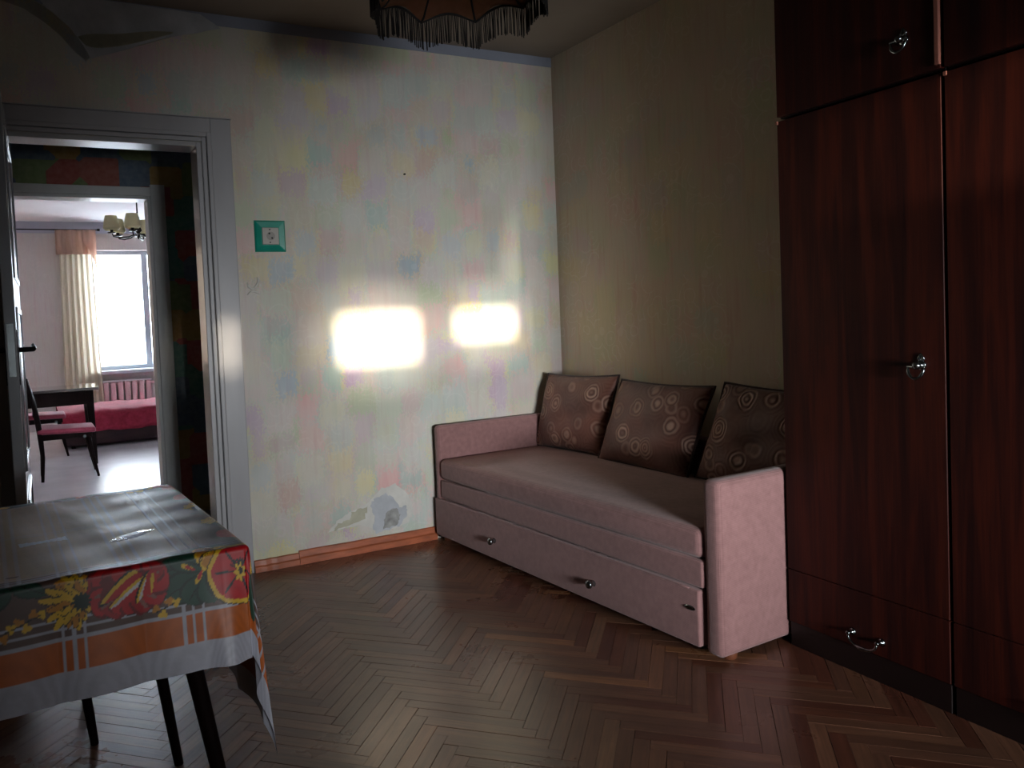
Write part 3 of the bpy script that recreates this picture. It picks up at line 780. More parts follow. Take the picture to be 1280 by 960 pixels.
# ------------------------------------------------------------------ sofa
SA = Vector((1.899, 3.776, 0)); ang = math.atan2(-math.cos(R(2.6)), math.sin(R(2.6)))
sofa = thing('sofa', 'mauve fabric sofa bed with low square arms and a drawer front, against the wallpapered wall', 'sofa', SA, ang)
SL, SD = 1.890, .785
def soft_box(name, lo, hi, bev, mat, parent, puff=0, seg=4, cuts=0, jitter=0):
    bm = bmesh.new(); box(bm, lo, hi, bev, seg)
    if cuts: bmesh.ops.subdivide_edges(bm, edges=[e for e in bm.edges if e.calc_length() > .08], cuts=cuts, use_grid_fill=True)
    if puff or jitter:
        lo_, hi_ = Vector(lo), Vector(hi); c = (lo_+hi_)/2; s = (hi_-lo_)/2
        for v in bm.verts:
            a = (v.co.x-c.x)/s.x; b = (v.co.y-c.y)/s.y; d = (v.co.z-c.z)/s.z
            if d > .5: v.co.z += puff*(1-a*a)*(1-b*b)
            if b < -.5: v.co.y -= puff*.6*(1-a*a)*(1-d*d)
            if jitter:
                j = jitter*math.sin(23*v.co.x+7*v.co.z)*math.cos(19*v.co.z+5*v.co.y)
                v.co.y += j
    return bm_obj(name, bm, mat, parent, smooth_angle=45)
def arm_box(x0, x1, z0, z1):
    return soft_box('armrest', (x0, .0, z0), (x1, SD, z1), .022, M_sofa, sofa, cuts=3, jitter=.0018)
arm_l = arm_box(-.002, .052, .02, .622); arm_r = arm_box(SL-.072, SL, .02, .618)
soft_box('mattress', (.054, -.004, .338), (SL-.076, .68, .446), .028, M_sofa, sofa, .012, cuts=4)
soft_box('seat_base', (.054, .0, .238), (SL-.075, .68, .336), .012, M_sofa, sofa, .003, cuts=3)
bm = bmesh.new()
BX('back_board', (.054, .70, .06), (SL-.075, SD, .60), M_sofa, sofa, .01, 2)
dr = soft_box('drawer', (.004, -.010, .035), (SL-.088, .035, .232), .008, M_sofa, sofa, .002, cuts=3)
BX('plinth', (.05, .04, .02), (SL-.08, .66, .235), M_carcass, sofa, .002)
# seam line along drawer top edge
bm = bmesh.new(); tube(bm, [(.01+k*.05, -.008+.001*math.sin(k*2.1), .2325) for k in range(36)], .003, 6); bm_obj('welt', bm, M_sofa, dr, smooth=True)
for s_, z_ in ((.570, .128), (1.272, .115)):
    bm = bmesh.new(); lathe(bm, [(.010, 0), (.013, .004), (.009, .010), (.012, .018), (.017, .026), (.015, .034), (.006, .037)], 16,
                            Matrix.Translation((s_, -.011, z_)) @ Matrix.Rotation(R(90), 4, 'X'))
    bm_obj('knob', bm, M_chrome, dr, smooth=True)
# oval maker's plate
bm = bmesh.new(); lathe(bm, [(.02, 0), (.02, .002), (.016, .004), (.004, .004)], 24, Matrix.Translation((1.765, -.0105, .165)) @ Matrix.Rotation(R(90), 4, 'X') @ Matrix.Diagonal((1.2, .42, 1, 1)))
bm_obj('oval_badge', bm, M_chrome, dr, smooth_angle=30)
M_foot = simple('foot_wood', '#6b3d28', .45, .15, 12)
for s_, d_ in ((.03, .05), (.03, .70), (SL-.036, .075), (SL-.036, .70)):
    bm = bmesh.new(); lathe(bm, [(.020, 0), (.024, .004), (.026, .02), (.026, .024)], 16, Matrix.Translation((s_, d_, 0))); bm_obj('foot', bm, M_foot, sofa, smooth_angle=40)
BX('side_board', (-.008, .01, .015), (-.003, SD-.01, .60), M_carcass, sofa, 0)

# cushions
def cushion(label, a0, a1, b0, t0, wid, hei, yawdeg=0, T_=.065, rollz=0):
    """bottom centre a0 (s,d,z), leaning to top centre a1 in the sofa frame"""
    nx, ny = 36, 28; bm = bmesh.new(); uvl = bm.loops.layers.uv.new('UVMap'); uvmap = {}
    grids = []
    for sgn in (1, -1):
        g = []
        for i in range(nx+1):
            row = []
            for j in range(ny+1):
                a = -1+2*i/nx; b = -1+2*j/ny
                x = a*wid/2*(1-.045*(1-b*b)*abs(a)**3); z = b*hei/2*(1-.06*(1-a*a)*abs(b)**3)
                th = T_*((1-abs(a)**3.2)*(1-abs(b)**3.2))**.55
                th *= 1+.07*math.sin(5*a+3*b+wid*20)+.05*math.sin(9*b-4*a)
                v = bm.verts.new((x+.16*z, -sgn*th, z)); row.append(v)
            g.append(row)
        grids.append(g)
        for i in range(nx):
            for j in range(ny): bm.faces.new((g[i][j], g[i+1][j], g[i+1][j+1], g[i][j+1]))
    bmesh.ops.remove_doubles(bm, verts=bm.verts[:], dist=.0004)
    bmesh.ops.recalc_face_normals(bm, faces=bm.faces[:])
    for f in bm.faces:
        for lp in f.loops:
            lp[uvl].uv = (lp.vert.co.x+random_off[0], lp.vert.co.z+random_off[1])
    Ms = Matrix.Translation(SA) @ Matrix.Rotation(ang, 4, 'Z')
    p0 = Vector(a0); p1 = Vector(a1); upv = (p1-p0).normalized()
    xa = Vector((math.cos(R(yawdeg)), math.sin(R(yawdeg)), 0)); xa = (xa - upv*xa.dot(upv)).normalized(); ya_ = upv.cross(xa)
    Mr = Matrix(((xa.x, ya_.x, upv.x, 0), (xa.y, ya_.y, upv.y, 0), (xa.z, ya_.z, upv.z, 0), (0, 0, 0, 1)))
    cc = (p0+p1)/2
    o = bm_obj('cushion', bm, M_cushion, None, smooth=True)
    o.matrix_world = Ms @ Matrix.Translation(cc) @ Mr @ Matrix.Rotation(R(rollz), 4, 'Y')
    tag(o, label, 'cushion', 'brown rose-patterned cushions along the sofa back')
    bm = bmesh.new(); pts = []
    for k in range(97):
        q = k/96*4; s = q % 1; e = int(q) % 4
        a, b = ((-1+2*s, -1), (1, -1+2*s), (1-2*s, 1), (-1, 1-2*s))[e]
        zz = b*hei/2*(1-.06*(1-a*a)*abs(b)**3); pts.append((a*wid/2*(1-.045*(1-b*b)*abs(a)**3)+.16*zz, 0, zz))
    tube(bm, pts, .006, 8, cap=False); bm_obj('piping', bm, M_piping, o, smooth=True)
    return o
random_off = (0, 0)
cushion('brown rose-patterned cushion in the corner, leftmost on the sofa', (.345, .655, .452), (.335, .725, .845), 0, 0, .575, .42, 0, .06, 0)
random_off = (.31, .17)
cushion('brown rose-patterned cushion in the middle of the three on the sofa', (.955, .59, .450), (.955, .70, .835), 0, 0, .625, .42, -4, .065, 1)
random_off = (.7, .4)
cushion('brown rose-patterned cushion partly hidden behind the right armrest and wardrobe', (1.565, .60, .450), (1.57, .71, .845), 0, 0, .565, .43, 0, .06, 1)

# ------------------------------------------------------------------ wardrobe units
WO = Vector((2.311, 1.893, 0)); wyaw = R(-2.6)     # local -y runs towards the camera side
def handle_drop(parent, y, z, front):
    """ornate back plate with ball and drop ring"""
    bm = bmesh.new()
    lathe(bm, [(.006, 0), (.016, .003), (.013, .007), (.006, .010), (.006, .018), (.011, .024), (.011, .030), (.004, .034)], 16, Matrix.Translation((front, y, z)) @ Matrix.Rotation(R(-90), 4, 'Y'))
    tube(bm, [(front-.004, y, z+.034), (front-.002, y-.007, z+.018), (front-.002, y, z+.012)], [.002, .005, .004], 8)
    tube(bm, [(front-.004, y, z+.034), (front-.002, y+.007, z+.018), (front-.002, y, z+.012)], [.002, .005, .004], 8)
    pts = [(front-.026-.006*math.sin(t), y+.024*math.sin(2*t-math.pi) if False else y+.024*math.cos(t), z-.004-.034*math.sin(t)) for t in [math.pi*k/10 for k in range(11)]]
    tube(bm, pts, [.003, .004, .005, .0045, .004, .006, .004, .0045, .005, .004, .003], 8)
    tube(bm, [(front-.026, y-.026, z-.004), (front-.026, y+.026, z-.004)], .004, 8)
    return bm_obj('drop_handle', bm, M_chrome, parent, smooth=True)
def handle_bail(parent, y, z, front, w_=.10):
    bm = bmesh.new()
    for s in (-1, 1):
        lathe(bm, [(.004, 0), (.013, .002), (.010, .006), (.005, .010), (.005, .022), (.008, .026), (.004, .030)], 14, Matrix.Translation((front, y+s*w_/2, z)) @ Matrix.Rotation(R(-90), 4, 'Y'))
    pts = []
    for k in range(15):
        t = k/14; a = math.pi*t
        pts.append((front-.026, y-w_/2*math.cos(a), z-.034*math.sin(a)**.8))
    tube(bm, pts, [.003, .004, .0045, .004, .004, .005, .0065, .008, .0065, .005, .004, .004, .0045, .004, .003], 8)
    return bm_obj('bail_handle', bm, M_chrome, parent, smooth=True)
def unit(name, label, y1, y0, z0, z1, lower, xoff=0, door_open=0, handles=True):
    """carcass from local y0 (near) to y1 (far); door on the -x face"""
    t = thing(name, label, 'wardrobe' if lower else 'cabinet', WO, wyaw, 'mahogany wardrobe units' )
    D = .44
    BX('carcass', (.02+xoff, y0+.001, z0+(.0 if not lower else .085)), (D, y1-.001, z1), M_carcass, t, .001)
    if lower: BX('plinth', (.006, y0+.004, z0), (D-.02, y1-.004, z0+.085), M_carcass, t, .001)
    zlo = z0+.085 if lower else z0+.004
    if lower:
        drw = BX('drawer', (0, y0+.003, zlo+.002), (.019, y1-.003, zlo+.185), M_veneer, t, .0012)
        if handles: handle_bail(drw, (y0+y1)/2-.02, .135+.0, 0)
        zlo += .188
    bm = bmesh.new()
    box(bm, (0, y0+.003, zlo), (.019, y1-.003, z1-.004), .0012, 1)
    dobj = bm_obj('door', bm, M_veneer, t)
    if door_open:
        pass
    return t, dobj
u1, dA = unit('wardrobe', 'tall dark mahogany wardrobe door unit next to the sofa armrest', 0, -.566, 0, 1.815, True)
handle_drop(dA, -.495, 1.0, 0)
u2_, dB = unit('wardrobe', 'tall dark mahogany wardrobe unit at the right edge of the picture', -.57, -1.17, 0, 1.815, True)
handle_drop(dB, -1.09, 1.0, 0)
u3, dC = unit('wardrobe_top_cabinet', 'upper mahogany cabinet with a drop handle above the wardrobe beside the sofa', 0, -.566, 1.822, 2.60, False, xoff=0)
handle_drop(dC, -.46, 1.935, 0)
u4, dD = unit('wardrobe_top_cabinet', 'upper mahogany cabinet at the top right corner of the picture', -.57, -1.17, 1.822, 2.60, False)
handle_drop(dD, -1.09, 1.935, 0)
# pale worn edge of the slightly open upper door
e = BX('door_edge', (-.011, -.566, 1.835), (-.0005, -.552, 2.59), M_veneer_edge, dC, .002)
e['label'] = 'pale worn door edge strip'
for d_, yy in ((dA, -.003), (dB, -.575)):
    pg = BX('shelf_peg', (-.004, yy-.006, 1.800), (.0, yy+.004, 1.812), M_veneer_edge, d_, .001); pg['label'] = 'pale chipped corner'
u3['label'] = 'upper mahogany cabinet above the wardrobe beside the sofa, its door edge pale and worn'

# ------------------------------------------------------------------ ceiling lamp with fringe
LR = .278
lamp = thing('ceiling_lamp', 'dark fringed cloth lampshade hanging from the ceiling', 'lamp', (1.272, 2.222, H-.055))
msh = NT('brown_lamp_silk'); v = msh.coords('Object', (1, 1, 1))
cc_ = msh.ramp(msh.noise(v, 30, 4), [(.3, hexc('#8a6048')), (.7, hexc('#a87a60'))]); msh.l(cc_, msh.b.inputs['Base Color']); msh.set(rough=.7)
tr = msh.n('ShaderNodeBsdfTranslucent', i={0: hexc('#b08468')}); mx = msh.n('ShaderNodeMixShader', i={0: .45})
msh.l(msh.b.outputs[0], mx.inputs[1]); msh.l(tr.outputs[0], mx.inputs[2]); msh.l(mx.outputs[0], msh.t.nodes['Material Output'].inputs[0])
M_fringe = simple('black_fringe', '#15100f', .7, .2, 40)
NP = 9; ph0 = R(8)
def rim(a):
    """radius and z of the scalloped rim: lowest at the ribs"""
    u = ((a-ph0)/(2*math.pi/NP)) % 1; s = math.sin(math.pi*u)
    return LR*(1-.045*s), -.385+.030*s
# panels between ribs
prof = [(1, 0), (.93, .045), (.80, .10), (.62, .15), (.42, .185), (.25, .20)]
for k in range(NP):
    bm = bmesh.new(); g = []
    for i in range(13):
        a = ph0+2*math.pi/NP*(k+i/12); r_, z_ = rim(a); s = math.sin(math.pi*i/12)
        row = [bm.verts.new((r_*pr*(1-.05*s*(pr > .3))*math.cos(a), r_*pr*(1-.05*s*(pr > .3))*math.sin(a), z_*(1-pz/.21)+(-.385+pz)*(pz/.21))) for pr, pz in prof]
        g.append(row)
    for i in range(12):
        for j in range(len(prof)-1): bm.faces.new((g[i][j], g[i+1][j], g[i+1][j+1], g[i][j+1]))
    bmesh.ops.solidify(bm, geom=bm.faces[:], thickness=.0015)
    bm_obj('shade_panel', bm, msh.m, lamp, smooth=True)
    bm = bmesh.new(); a = ph0+2*math.pi/NP*k; r_, z_ = rim(a)
    tube(bm, [(r_*pr*math.cos(a), r_*pr*math.sin(a), z_*(1-pz/.21)+(-.385+pz)*(pz/.21)) for pr, pz in prof], .004, 6); bm_obj('rib', bm, M_fringe, lamp, smooth=True)
bm = bmesh.new(); pts = []
for i in range(181):
    a = 2*math.pi*i/180; r_, z_ = rim(a); pts.append((r_*math.cos(a), r_*math.sin(a), z_))
tube(bm, pts, .005, 6, cap=False); bm_obj('rim_braid', bm, M_fringe, lamp, smooth=True)
bm = bmesh.new()
NS = 340
for i in range(NS):
    a = 2*math.pi*(i+random.uniform(-.3, .3))/NS; r_, z_ = rim(a); r_ += .002
    ln = .098*random.uniform(.93, 1.04); sw = random.uniform(-.006, .006); sw2 = random.uniform(-.004, .004)
    ca, sa = math.cos(a), math.sin(a)
    tube(bm, [(r_*ca, r_*sa, z_), ((r_+sw2)*ca-sw*.5*sa, (r_+sw2)*sa+sw*.5*ca, z_-ln*.5), ((r_+sw2)*ca-sw*sa, (r_+sw2)*sa+sw*ca, z_-ln)], [.0016, .0018, .0022], 4)
fr_ = bm_obj('fringe', bm, M_fringe, lamp); fr_['kind'] = 'stuff'
bm = bmesh.new(); tube(bm, [(0, 0, -.20), (0, 0, .055)], .005, 8); lathe(bm, [(.02, -.25), (.024, -.20), (.012, -.17), (.011, -.17)], 14); lathe(bm, [(.045, .02), (.05, .052), (.045, .055)], 18)
bm_obj('cord', bm, M_brass, lamp, smooth=True)
bm = bmesh.new(); lathe(bm, [(.012, -.34), (.028, -.32), (.032, -.30), (.024, -.27), (.014, -.25)], 16)
bm_obj('bulb', bm, simple('frosted_bulb', '#b8b4a8', .3, .02, 10, bump=0), lamp, smooth=True)

# ------------------------------------------------------------------ table with its printed cloth
TF = Vector((.36, 1.585)); ta = R(2.5); TZ = .757
TW, TD = 1.15, .745
table = thing('table', 'small table on splayed dark tapered legs under the flowered cloth', 'table', (TF.x, TF.y, 0), ta)
BX('tabletop', (-TW, 0, TZ-.022), (0, TD, TZ), M_dark_wood, table, .004, 2)
BX('apron', (-TW+.08, .06, TZ-.08), (-.08, .08, TZ-.022), M_dark_wood, table, .002)
BX('apron', (-TW+.08, TD-.08, TZ-.08), (-.08, TD-.06, TZ-.022), M_dark_wood, table, .002)
for (bx_, by_), (tx_, ty_) in (((-.008, .095), (-.13, .10)), ((-.03, .665), (-.13, .60)), ((-TW, .095), (-TW+.13, .10)), ((-TW, .665), (-TW+.13, .60))):
    bm = bmesh.new(); tube(bm, [(bx_, by_, 0), (tx_, ty_, TZ-.022)], [.0125, .021], 16); bm_obj('leg', bm, M_dark_wood, table, smooth_angle=50)

def axis_grid(a, b, fa, fb, fine, coarse):
    xs = []; x = a
    while x < b-1e-6:
        xs.append(x); x += fine if fa <= x <= fb else coarse
    xs.append(b); return np.array(xs)
OR, OF = .378, .226
us = axis_grid(-TW-.22, OR, -.47, OR, .0024, .02)
ts_ = axis_grid(-OF, TD+.22, -OF, .14, .0024, .0045)
U, Tt = np.meshgrid(us, ts_, indexing='ij')
NX, NY = U.shape
# --- geometry
Pv = np.zeros((NX, NY, 3))
for_side = np.maximum(U, 0); front_ = np.maximum(-Tt, 0); backo = np.maximum(Tt-TD, 0); lefto = np.maximum(-TW-U, 0)
ey_ = np.where(front_ > 0, front_, backo); sy = np.where(front_ > 0, -1., 1.)
ex_ = np.where(for_side > 0, for_side, lefto); sx_ = np.where(for_side > 0, 1., -1.)
r_ = np.hypot(ex_, ey_); th = np.arctan2(ey_, ex_)
bx0 = np.clip(U, -TW, 0); by0 = np.clip(Tt, 0, TD)
rr = .010
drop = np.where(r_ < rr*1.57, rr*(1-np.cos(r_/rr)), rr + (r_-rr*1.57))
offr = np.where(r_ < rr*1.57, rr*np.sin(np.minimum(r_/rr, 1.57)), rr + .03*(r_-rr*1.57))
s2 = np.sin(2*th)**2*(ex_ > 0)*(ey_ > 0)
offr = offr + r_*(.07*s2)
fold1 = np.exp(-((th-R(47))/R(8))**2)*(ex_ > 0)*(ey_ > 0); fold2 = np.exp(-((th-R(30))/R(10))**2)*(ex_ > 0)*(ey_ > 0)
offr = offr - r_*.09*fold1
# gentle waves along the free edges
wav = .010*np.sin(U*21+1)*np.minimum(r_/.2, 1)*(ey_ > 0)*(ex_ == 0) + .012*np.sin(Tt*17)*np.minimum(r_/.3, 1)*(ex_ > 0)*(ey_ == 0)
edge_flare = .022*np.exp(-((U+.045)/.03)**2)*(front_/.2)**1.5*(ex_ == 0)
offr = offr + np.abs(wav) + edge_flare
Pv[..., 0] = bx0 + sx_*offr*np.cos(th)*(r_ > 0)
Pv[..., 1] = by0 + sy*offr*np.sin(th)*(r_ > 0)
Pv[..., 2] = TZ+.0035-drop
flat = (r_ == 0)
Pv[..., 2] += flat*(.0009*np.sin(U*37+Tt*11)+.0008*np.sin(Tt*43-U*9))
Pv[..., 0] = np.maximum(Pv[..., 0], -9)
# --- print
def C(h): return np.array(hexc(h)[:3])
BROWN, WHITE, ORANGE = C('#664c44'), C('#bcbcc8'), C('#c4621a')
RED, DRED, PINKR = C('#c8101c'), C('#7c0a14'), C('#d8524e')
YEL, OCH, GRN, DGRN, BLK = C('#efc02c'), C('#d08a1c'), C('#1c4a38'), C('#0c2a20'), C('#0c0c0e')
STRAW, STRAW2 = C('#c2a67c'), C('#ad9470')
col = np.zeros((NX, NY, 3)); col[:] = BROWN
def put(mask, c, a=1.0):
    col[mask] = col[mask]*(1-a)+np.asarray(c)*a
# equivalent "depth into the border" for every side, in the scale of the front
fF = -Tt; fB = Tt-TD; fR = U*.54; fL = -TW-U
f = np.maximum(np.maximum(fF, fB), np.maximum(fR, fL))   # positive = beyond the fold
inner = (Tt > .035) & (Tt < TD-.035) & (U < -.122) & (U > -TW+.05)
put(inner, STRAW)
hatch = inner & ((np.sin(Tt*620)+.6*np.sin(U*300+Tt*40)) > .7); put(hatch, STRAW2, .5)
put(f > .112, ORANGE); put(f > .171, WHITE)
def vline(x, w=.0045, m=None, c=WHITE, a=1.0):
    mk = np.abs(U-x) < w/2
    put(mk if m is None else mk & m, c, a)
def hline(t, w=.005, m=None, c=WHITE, a=1.0):
    mk = np.abs(Tt-t) < w/2
    put(mk if m is None else mk & m, c, a)
sel_f = (fF > -.0) & (U < .26)
for t in (.079, .096, .113):
    hline(-t, .0052, U < .26); hline(TD+t, .0052, U < .26)
for t in (.079, .096, .113):
    put((np.abs(fR-t) < .0022) & (fF < .171), WHITE)
for x in (-.127, -.109, -.090): vline(x, .0056, (fF < .171) & (fF > .076))
for x in (-.337, -.319, -.301): vline(x, .0056, (fF < .171) & (fF > .076))
vline(-.301, .0056, (fF < .08) & (fF > 0))
top = (Tt > 0) & (Tt < TD) & (U < 0)
for x in (-.118, -.097, -.076): vline(x+.0, .005, top, a=.75)
for b_ in (-.337, -.318, -.298, -.230, -.212, -.194, -.44, -.42, -.40, -.55, -.53): vline(b_, .006, top, a=.45)
for t in (.012, .026, .040): hline(t, .0035, top, a=.6); hline(TD-t, .0035, top, a=.6)
for t in (.36, .375): hline(t, .004, inner, a=.4)
def petal(cx, cy, ang_, L, W, c, outline=None, edge=None, tip=1.0, a=1.0):
    ca, sa = math.cos(ang_), math.sin(ang_)
    dx, dy = U-cx, Tt-cy
    p = (dx*ca+dy*sa)/L; q = (-dx*sa+dy*ca)/(W/2)
    prof_ = np.sqrt(np.clip(4*p*(1-p), 0, 1))**tip*(.6+.8*p)/1.05
    ins = (p > 0) & (p < 1)
    jag = 1+.12*np.sin(U*1900+Tt*1500)
    if outline is not None: put((p > -.03) & (p < 1.04) & (np.abs(q) < prof_*1.18+.06), outline)
    if edge is not None:
        put(ins & (np.abs(q) < prof_*jag), edge); put((p > .0) & (p < .90) & (np.abs(q) < prof_*.84*jag), c)
    else: put(ins & (np.abs(q) < prof_), c, a)
def blob(cx, cy, rx, ry, c, a=1.0, wob=.12, k=5):
    dx, dy = (U-cx)/rx, (Tt-cy)/ry; an = np.arctan2(dy, dx)
    put(np.hypot(dx, dy) < 1+wob*np.sin(k*an+cx*90), c, a)
def leaf_(cx, cy, ang_, L, W):
    petal(cx, cy, ang_, L, W, GRN, outline=DGRN)
    ca, sa = math.cos(ang_), math.sin(ang_); dx, dy = U-cx, Tt-cy
    p = (dx*ca+dy*sa)/L; q = (-dx*sa+dy*ca)
    put((p > .05) & (p < .9) & (np.abs(q) < .0011), BLK)
def chrys(cx, cy, s=1., base=0.):
    for i, (rad, n_, w_) in enumerate(((.062, 11, .013), (.052, 10, .012), (.040, 8, .011), (.028, 6, .010))):
        for k in range(n_):
            a_ = R(66+base)+R(208)*(k+.5*(i % 2))/(n_-1)
            petal(cx+.004*i, cy, a_, rad*s*(.92+.1*((k*7) % 3)), w_*s, YEL if (k+i) % 3 else OCH, outline=BLK if i < 3 else C('#6a4410'))
    for k in range(12): petal(cx+.012*s, cy-.004, R(k*30), .020*s, .006, DGRN)
def buds(cx, cy, dirx=-1, n=6):
    for k in range(n):
        x = cx+dirx*.012*k; y = cy-.004*k+.010*math.sin(k*2.3)
        blob(x, y, .0075, .0075, OCH if k % 2 else YEL, wob=.25, k=3)
    for k in range(n-1):
        petal(cx+dirx*.012*k, cy-.004*k, R(200 if dirx < 0 else -20), .014, .003, BLK)
def rose(cx, cy, s=1.):
    outer = ((172, .074, .050), (150, .066, .044), (200, .072, .046), (226, .060, .042), (255, .050, .044), (285, .050, .044), (312, .060, .044), (338, .070, .046), (5, .072, .048), (30, .066, .044), (60, .050, .044), (92, .048, .044), (122, .052, .044))
    for a_, L_p, W_p in outer: petal(cx, cy, R(a_), L_p*s*1.03, W_p*s*1.1, BLK, tip=.6)
    for k, (a_, L_p, W_p) in enumerate(outer): petal(cx, cy, R(a_), L_p*s, W_p*s, RED if k % 3 else C('#b00e18'), outline=DRED, tip=.6)
    for a_ in (188, 214, 300, 325, 20): petal(cx+.02*math.cos(R(a_)), cy+.014*math.sin(R(a_)), R(a_), .040*s, .008, C('#9a6258'))
    blob(cx-.004*s, cy+.004*s, .046*s, .030*s, DRED, wob=.1, k=6)
    for a_, ox_, oy_, L_p, c, w in ((150, .012, .008, .045, RED, .022), (38, -.052, -.026, .085, BLK, .024), (36, -.050, -.022, .082, YEL, .017), (33, -.042, -.022, .078, RED, .016), (34, -.036, -.032, .078, YEL, .012), (33, -.032, -.033, .080, C('#e4dcdc'), .009),
                                    (28, -.026, -.036, .075, RED, .016), (58, .010, -.034, .066, BLK, .022), (60, .012, -.034, .064, YEL, .015), (63, .017, -.030, .058, C('#e4dcdc'), .009), (66, .024, -.030, .055, RED, .015), (80, .036, -.024, .048, RED, .020), (84, .040, -.020, .038, YEL, .006)):
        petal(cx+ox_*s, cy+oy_*s, R(a_), L_p*s, w*s, c, tip=.9)
def pansy(cx, cy, s=1.):
    angs = (200, 258, 318, 30, 92, 148)
    for a_ in angs: petal(cx, cy, R(a_), .064*s, .066*s, BLK, tip=.5)
    for a_ in angs: petal(cx, cy, R(a_), .062*s, .060*s, YEL, tip=.5)
    for a_ in angs: petal(cx, cy, R(a_), .054*s, .054*s, RED, tip=.5)
    for a_ in angs: petal(cx, cy, R(a_+29), .05*s, .005, BLK)
    for k in range(7): petal(cx, cy, R(60+k*13), .026*s, .0035, BLK)
    blob(cx, cy-.002, .010*s, .016*s, YEL, wob=.25, k=7); blob(cx+.002, cy, .004*s, .007*s, BLK)
def border_run(x0, flip=0):
    pass
# front border, from the right
leaf_(-.080, -.035, R(172), .085, .05); leaf_(-.080, -.040, R(205), .085, .05); leaf_(-.083, -.045, R(235), .062, .045)
leaf_(-.080, -.035, R(150), .075, .04); leaf_(-.075, -.04, R(275), .062, .05); leaf_(-.075, -.035, R(305), .06, .045)
for a_, ox_ in ((150, -.10), (240, -.085)):
    petal(ox_, -.035, R(a_), .03, .009, YEL); petal(ox_, -.035, R(a_), .022, .006, RED)
leaf_(-.03, .03, R(185), .09, .022)
for a_ in (165, 195, 225): petal(-.045, .0, R(a_), .055, .036, OCH, outline=BLK, edge=YEL)
petal(-.012, -.004, R(160), .05, .024, YEL, outline=BLK)
pansy(-.014, -.052, 1.0)
rose(-.222, -.042, 1.0)
leaf_(-.36, -.028, R(150), .06, .03)
chrys(-.314, -.048, .86)
buds(-.37, -.062); buds(-.14, -.088, -1, 4)
leaf_(-.155, .012, R(170), .06, .018)
rose(-.60, -.045, 1.); chrys(-.72, -.05, 1.); leaf_(-.50, -.04, R(20), .09, .04); buds(-.48, -.07)
rose(-.98, -.045); leaf_(-.86, -.04, R(10), .08, .04)
# right border (flowers run along the table edge)
for cy_, kind in ((.109, 'r'), (.24, 'y'), (.33, 'g'), (.42, 'y'), (.55, 'r'), (.70, 'r')):
    if kind == 'r':
        for a_ in (90, 140, 200, 250, 320, 20): petal(.012, cy_, R(a_), .040, .036, RED, edge=PINKR)
    elif kind == 'y':
        for a_ in (110, 150, 190, 230, 270): petal(.010, cy_, R(a_), .040, .02, YEL, outline=GRN)
    else: leaf_(.01, cy_, R(100), .07, .03); leaf_(.01, cy_, R(170), .04, .02)
for cy_ in (.17, .29, .37, .48, .61): leaf_(.008, cy_, R(95), .05, .03)
leaf_(.035, -.05, R(-80), .10, .05)
# back border
for cx_, kind in ((-.02, 'r'), (-.10, 'y'), (-.21, 'r'), (-.33, 'g'), (-.45, 'y'), (-.6, 'r')):
    if kind == 'r': rose(cx_, TD+.02, .9)
    elif kind == 'y':
        for a_ in (170, 200, 230, 260, 290, 330, 10): petal(cx_, TD+.01, R(a_), .06, .024, YEL, outline=GRN)
    else: leaf_(cx_, TD, R(190), .09, .04); leaf_(cx_, TD, R(-10), .09, .03)
leaf_(-.05, TD-.012, R(180), .10, .03); leaf_(-.13, TD-.01, R(180), .09, .025)
blob(-.235, .005, .045, .007, C('#c07074'), .8)   # worn pink petal tips over the fold
stain = (np.hypot((U+.41)/.012, (Tt-.06)/.004) < 1); put(stain, C('#5a3c28'), .9)
for k in range(40):
    x, y = rng.uniform(-.5, 0), rng.uniform(0, TD); put(np.hypot(U-x, Tt-y) < .0016, C('#6b6258'), .6)
idx = np.arange(NX*NY).reshape(NX, NY)
quads = np.stack([idx[:-1, :-1], idx[1:, :-1], idx[1:, 1:], idx[:-1, 1:]], -1).reshape(-1, 4)
me = bpy.data.meshes.new('tablecloth')
me.vertices.add(NX*NY); me.vertices.foreach_set('co', Pv.reshape(-1, 3).astype(np.float32).ravel())
me.loops.add(quads.size); me.loops.foreach_set('vertex_index', quads.astype(np.int32).ravel())
me.polygons.add(len(quads)); me.polygons.foreach_set('loop_start', np.arange(0, quads.size, 4, dtype=np.int32)); me.polygons.foreach_set('loop_total', np.full(len(quads), 4, dtype=np.int32))
me.update(calc_edges=True); me.validate()
at = me.attributes.new('print', 'FLOAT_COLOR', 'POINT')
at.data.foreach_set('color', np.concatenate([col.reshape(-1, 3), np.ones((NX*NY, 1))], 1).astype(np.float32).ravel())
mc = NT('printed_oilcloth'); pa = mc.n('ShaderNodeAttribute', attribute_name='print')
v = mc.coords('Object', (1, 1, 1))
wv = mc.n('ShaderNodeTexWave', bands_direction='Y', i={'Scale': 90, 'Distortion': 2, 'Detail': 2}); mc.l(v, wv.inputs[0])
cc2 = mc.mix(.25, pa.outputs['Color'], mc.mix(1, pa.outputs['Color'], mc.ramp(wv.outputs[1], [(0, (.7, .7, .7, 1)), (1, (1.2, 1.2, 1.2, 1))]), 'MULTIPLY'))
mc.l(cc2, mc.b.inputs['Base Color']); mc.set(rough=.5, spec=.5, coat=.45, coat_rough=.4)
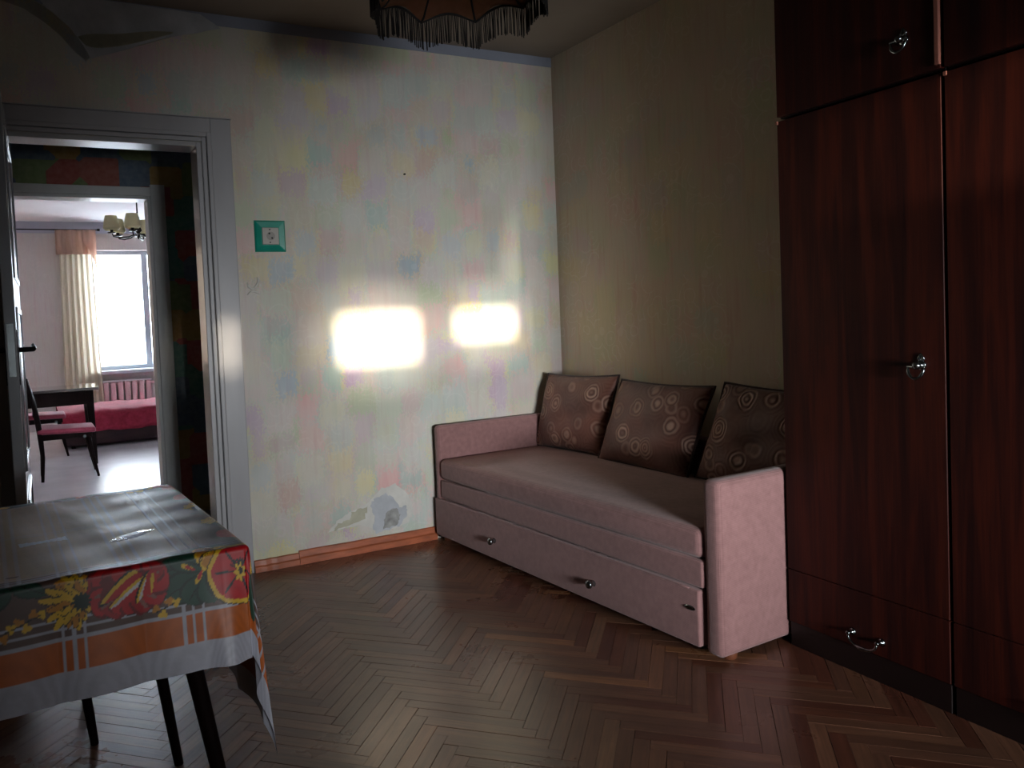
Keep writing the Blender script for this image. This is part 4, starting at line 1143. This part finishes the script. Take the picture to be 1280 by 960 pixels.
mc.bump(mc.math('ADD', mc.noise(v, 160, 3), wv.outputs[1]), .12, .001)
cloth = new_obj('tablecloth', me, mc.m, None, smooth=True)
cloth.location = (TF.x, TF.y, 0); cloth.rotation_euler = (0, 0, ta)
tag(cloth, 'flowered brown and orange tablecloth with white border draped over the table', 'tablecloth')

# stool under the table
st = thing('stool', 'dark legged stool pushed under the far side of the flowered table', 'stool', (-.075, 2.66, 0))
BX('seat', (-.19, -.19, .43), (.19, .19, .455), M_dark_wood, st, .006, 2)
for sx in (-1, 1):
    for sy_ in (-1, 1):
        bm = bmesh.new(); tube(bm, [(sx*.178, sy_*.172, 0), (sx*.135, sy_*.16, .43)], [.0115, .019], 14); bm_obj('leg', bm, M_dark_wood, st, smooth_angle=50)

# foil wrappers
def foil(label, loc, rz, L, W, mats, pointed):
    bm = bmesh.new(); n1, n2 = 22, 6; g = []
    rnd = random.Random(int(L*1e4))
    for i in range(n1+1):
        u = -1+2*i/n1; row = []
        w = W*(1-abs(u)**2.2*.85) if pointed else W*(.55+.45*abs(u)**1.5+(.12*math.sin(i*2.1)))
        for j in range(n2+1):
            v_ = -1+2*j/n2
            z = .0012+.0009*(1-v_*v_)*(1-abs(u)**4)+rnd.uniform(0, .0006)
            row.append(bm.verts.new((u*L/2, v_*w/2, z)))
        g.append(row)
    for i in range(n1):
        for j in range(n2):
            f_ = bm.faces.new((g[i][j], g[i+1][j], g[i+1][j+1], g[i][j+1]))
            if len(mats) > 1 and 6 < i < 16: f_.material_index = 1
    bmesh.ops.solidify(bm, geom=bm.faces[:], thickness=-.0006)
    o = bm_obj('foil_wrapper', bm, mats, None); o.location = loc; o.rotation_euler = (0, 0, rz)
    tag(o, label, 'wrapper', 'foil wrappers on the tablecloth'); return o
foil('crumpled silver foil wrapper on the left of the tablecloth', (.002, 1.838, TZ+.0085), R(6), .090, .034, [M_foil_m], False)
foil('flat foil wrapper with mauve middle and silver pointed ends on the tablecloth', (.170, 1.775, TZ+.0085), R(32), .110, .042, [M_foil, M_foil_p], True)
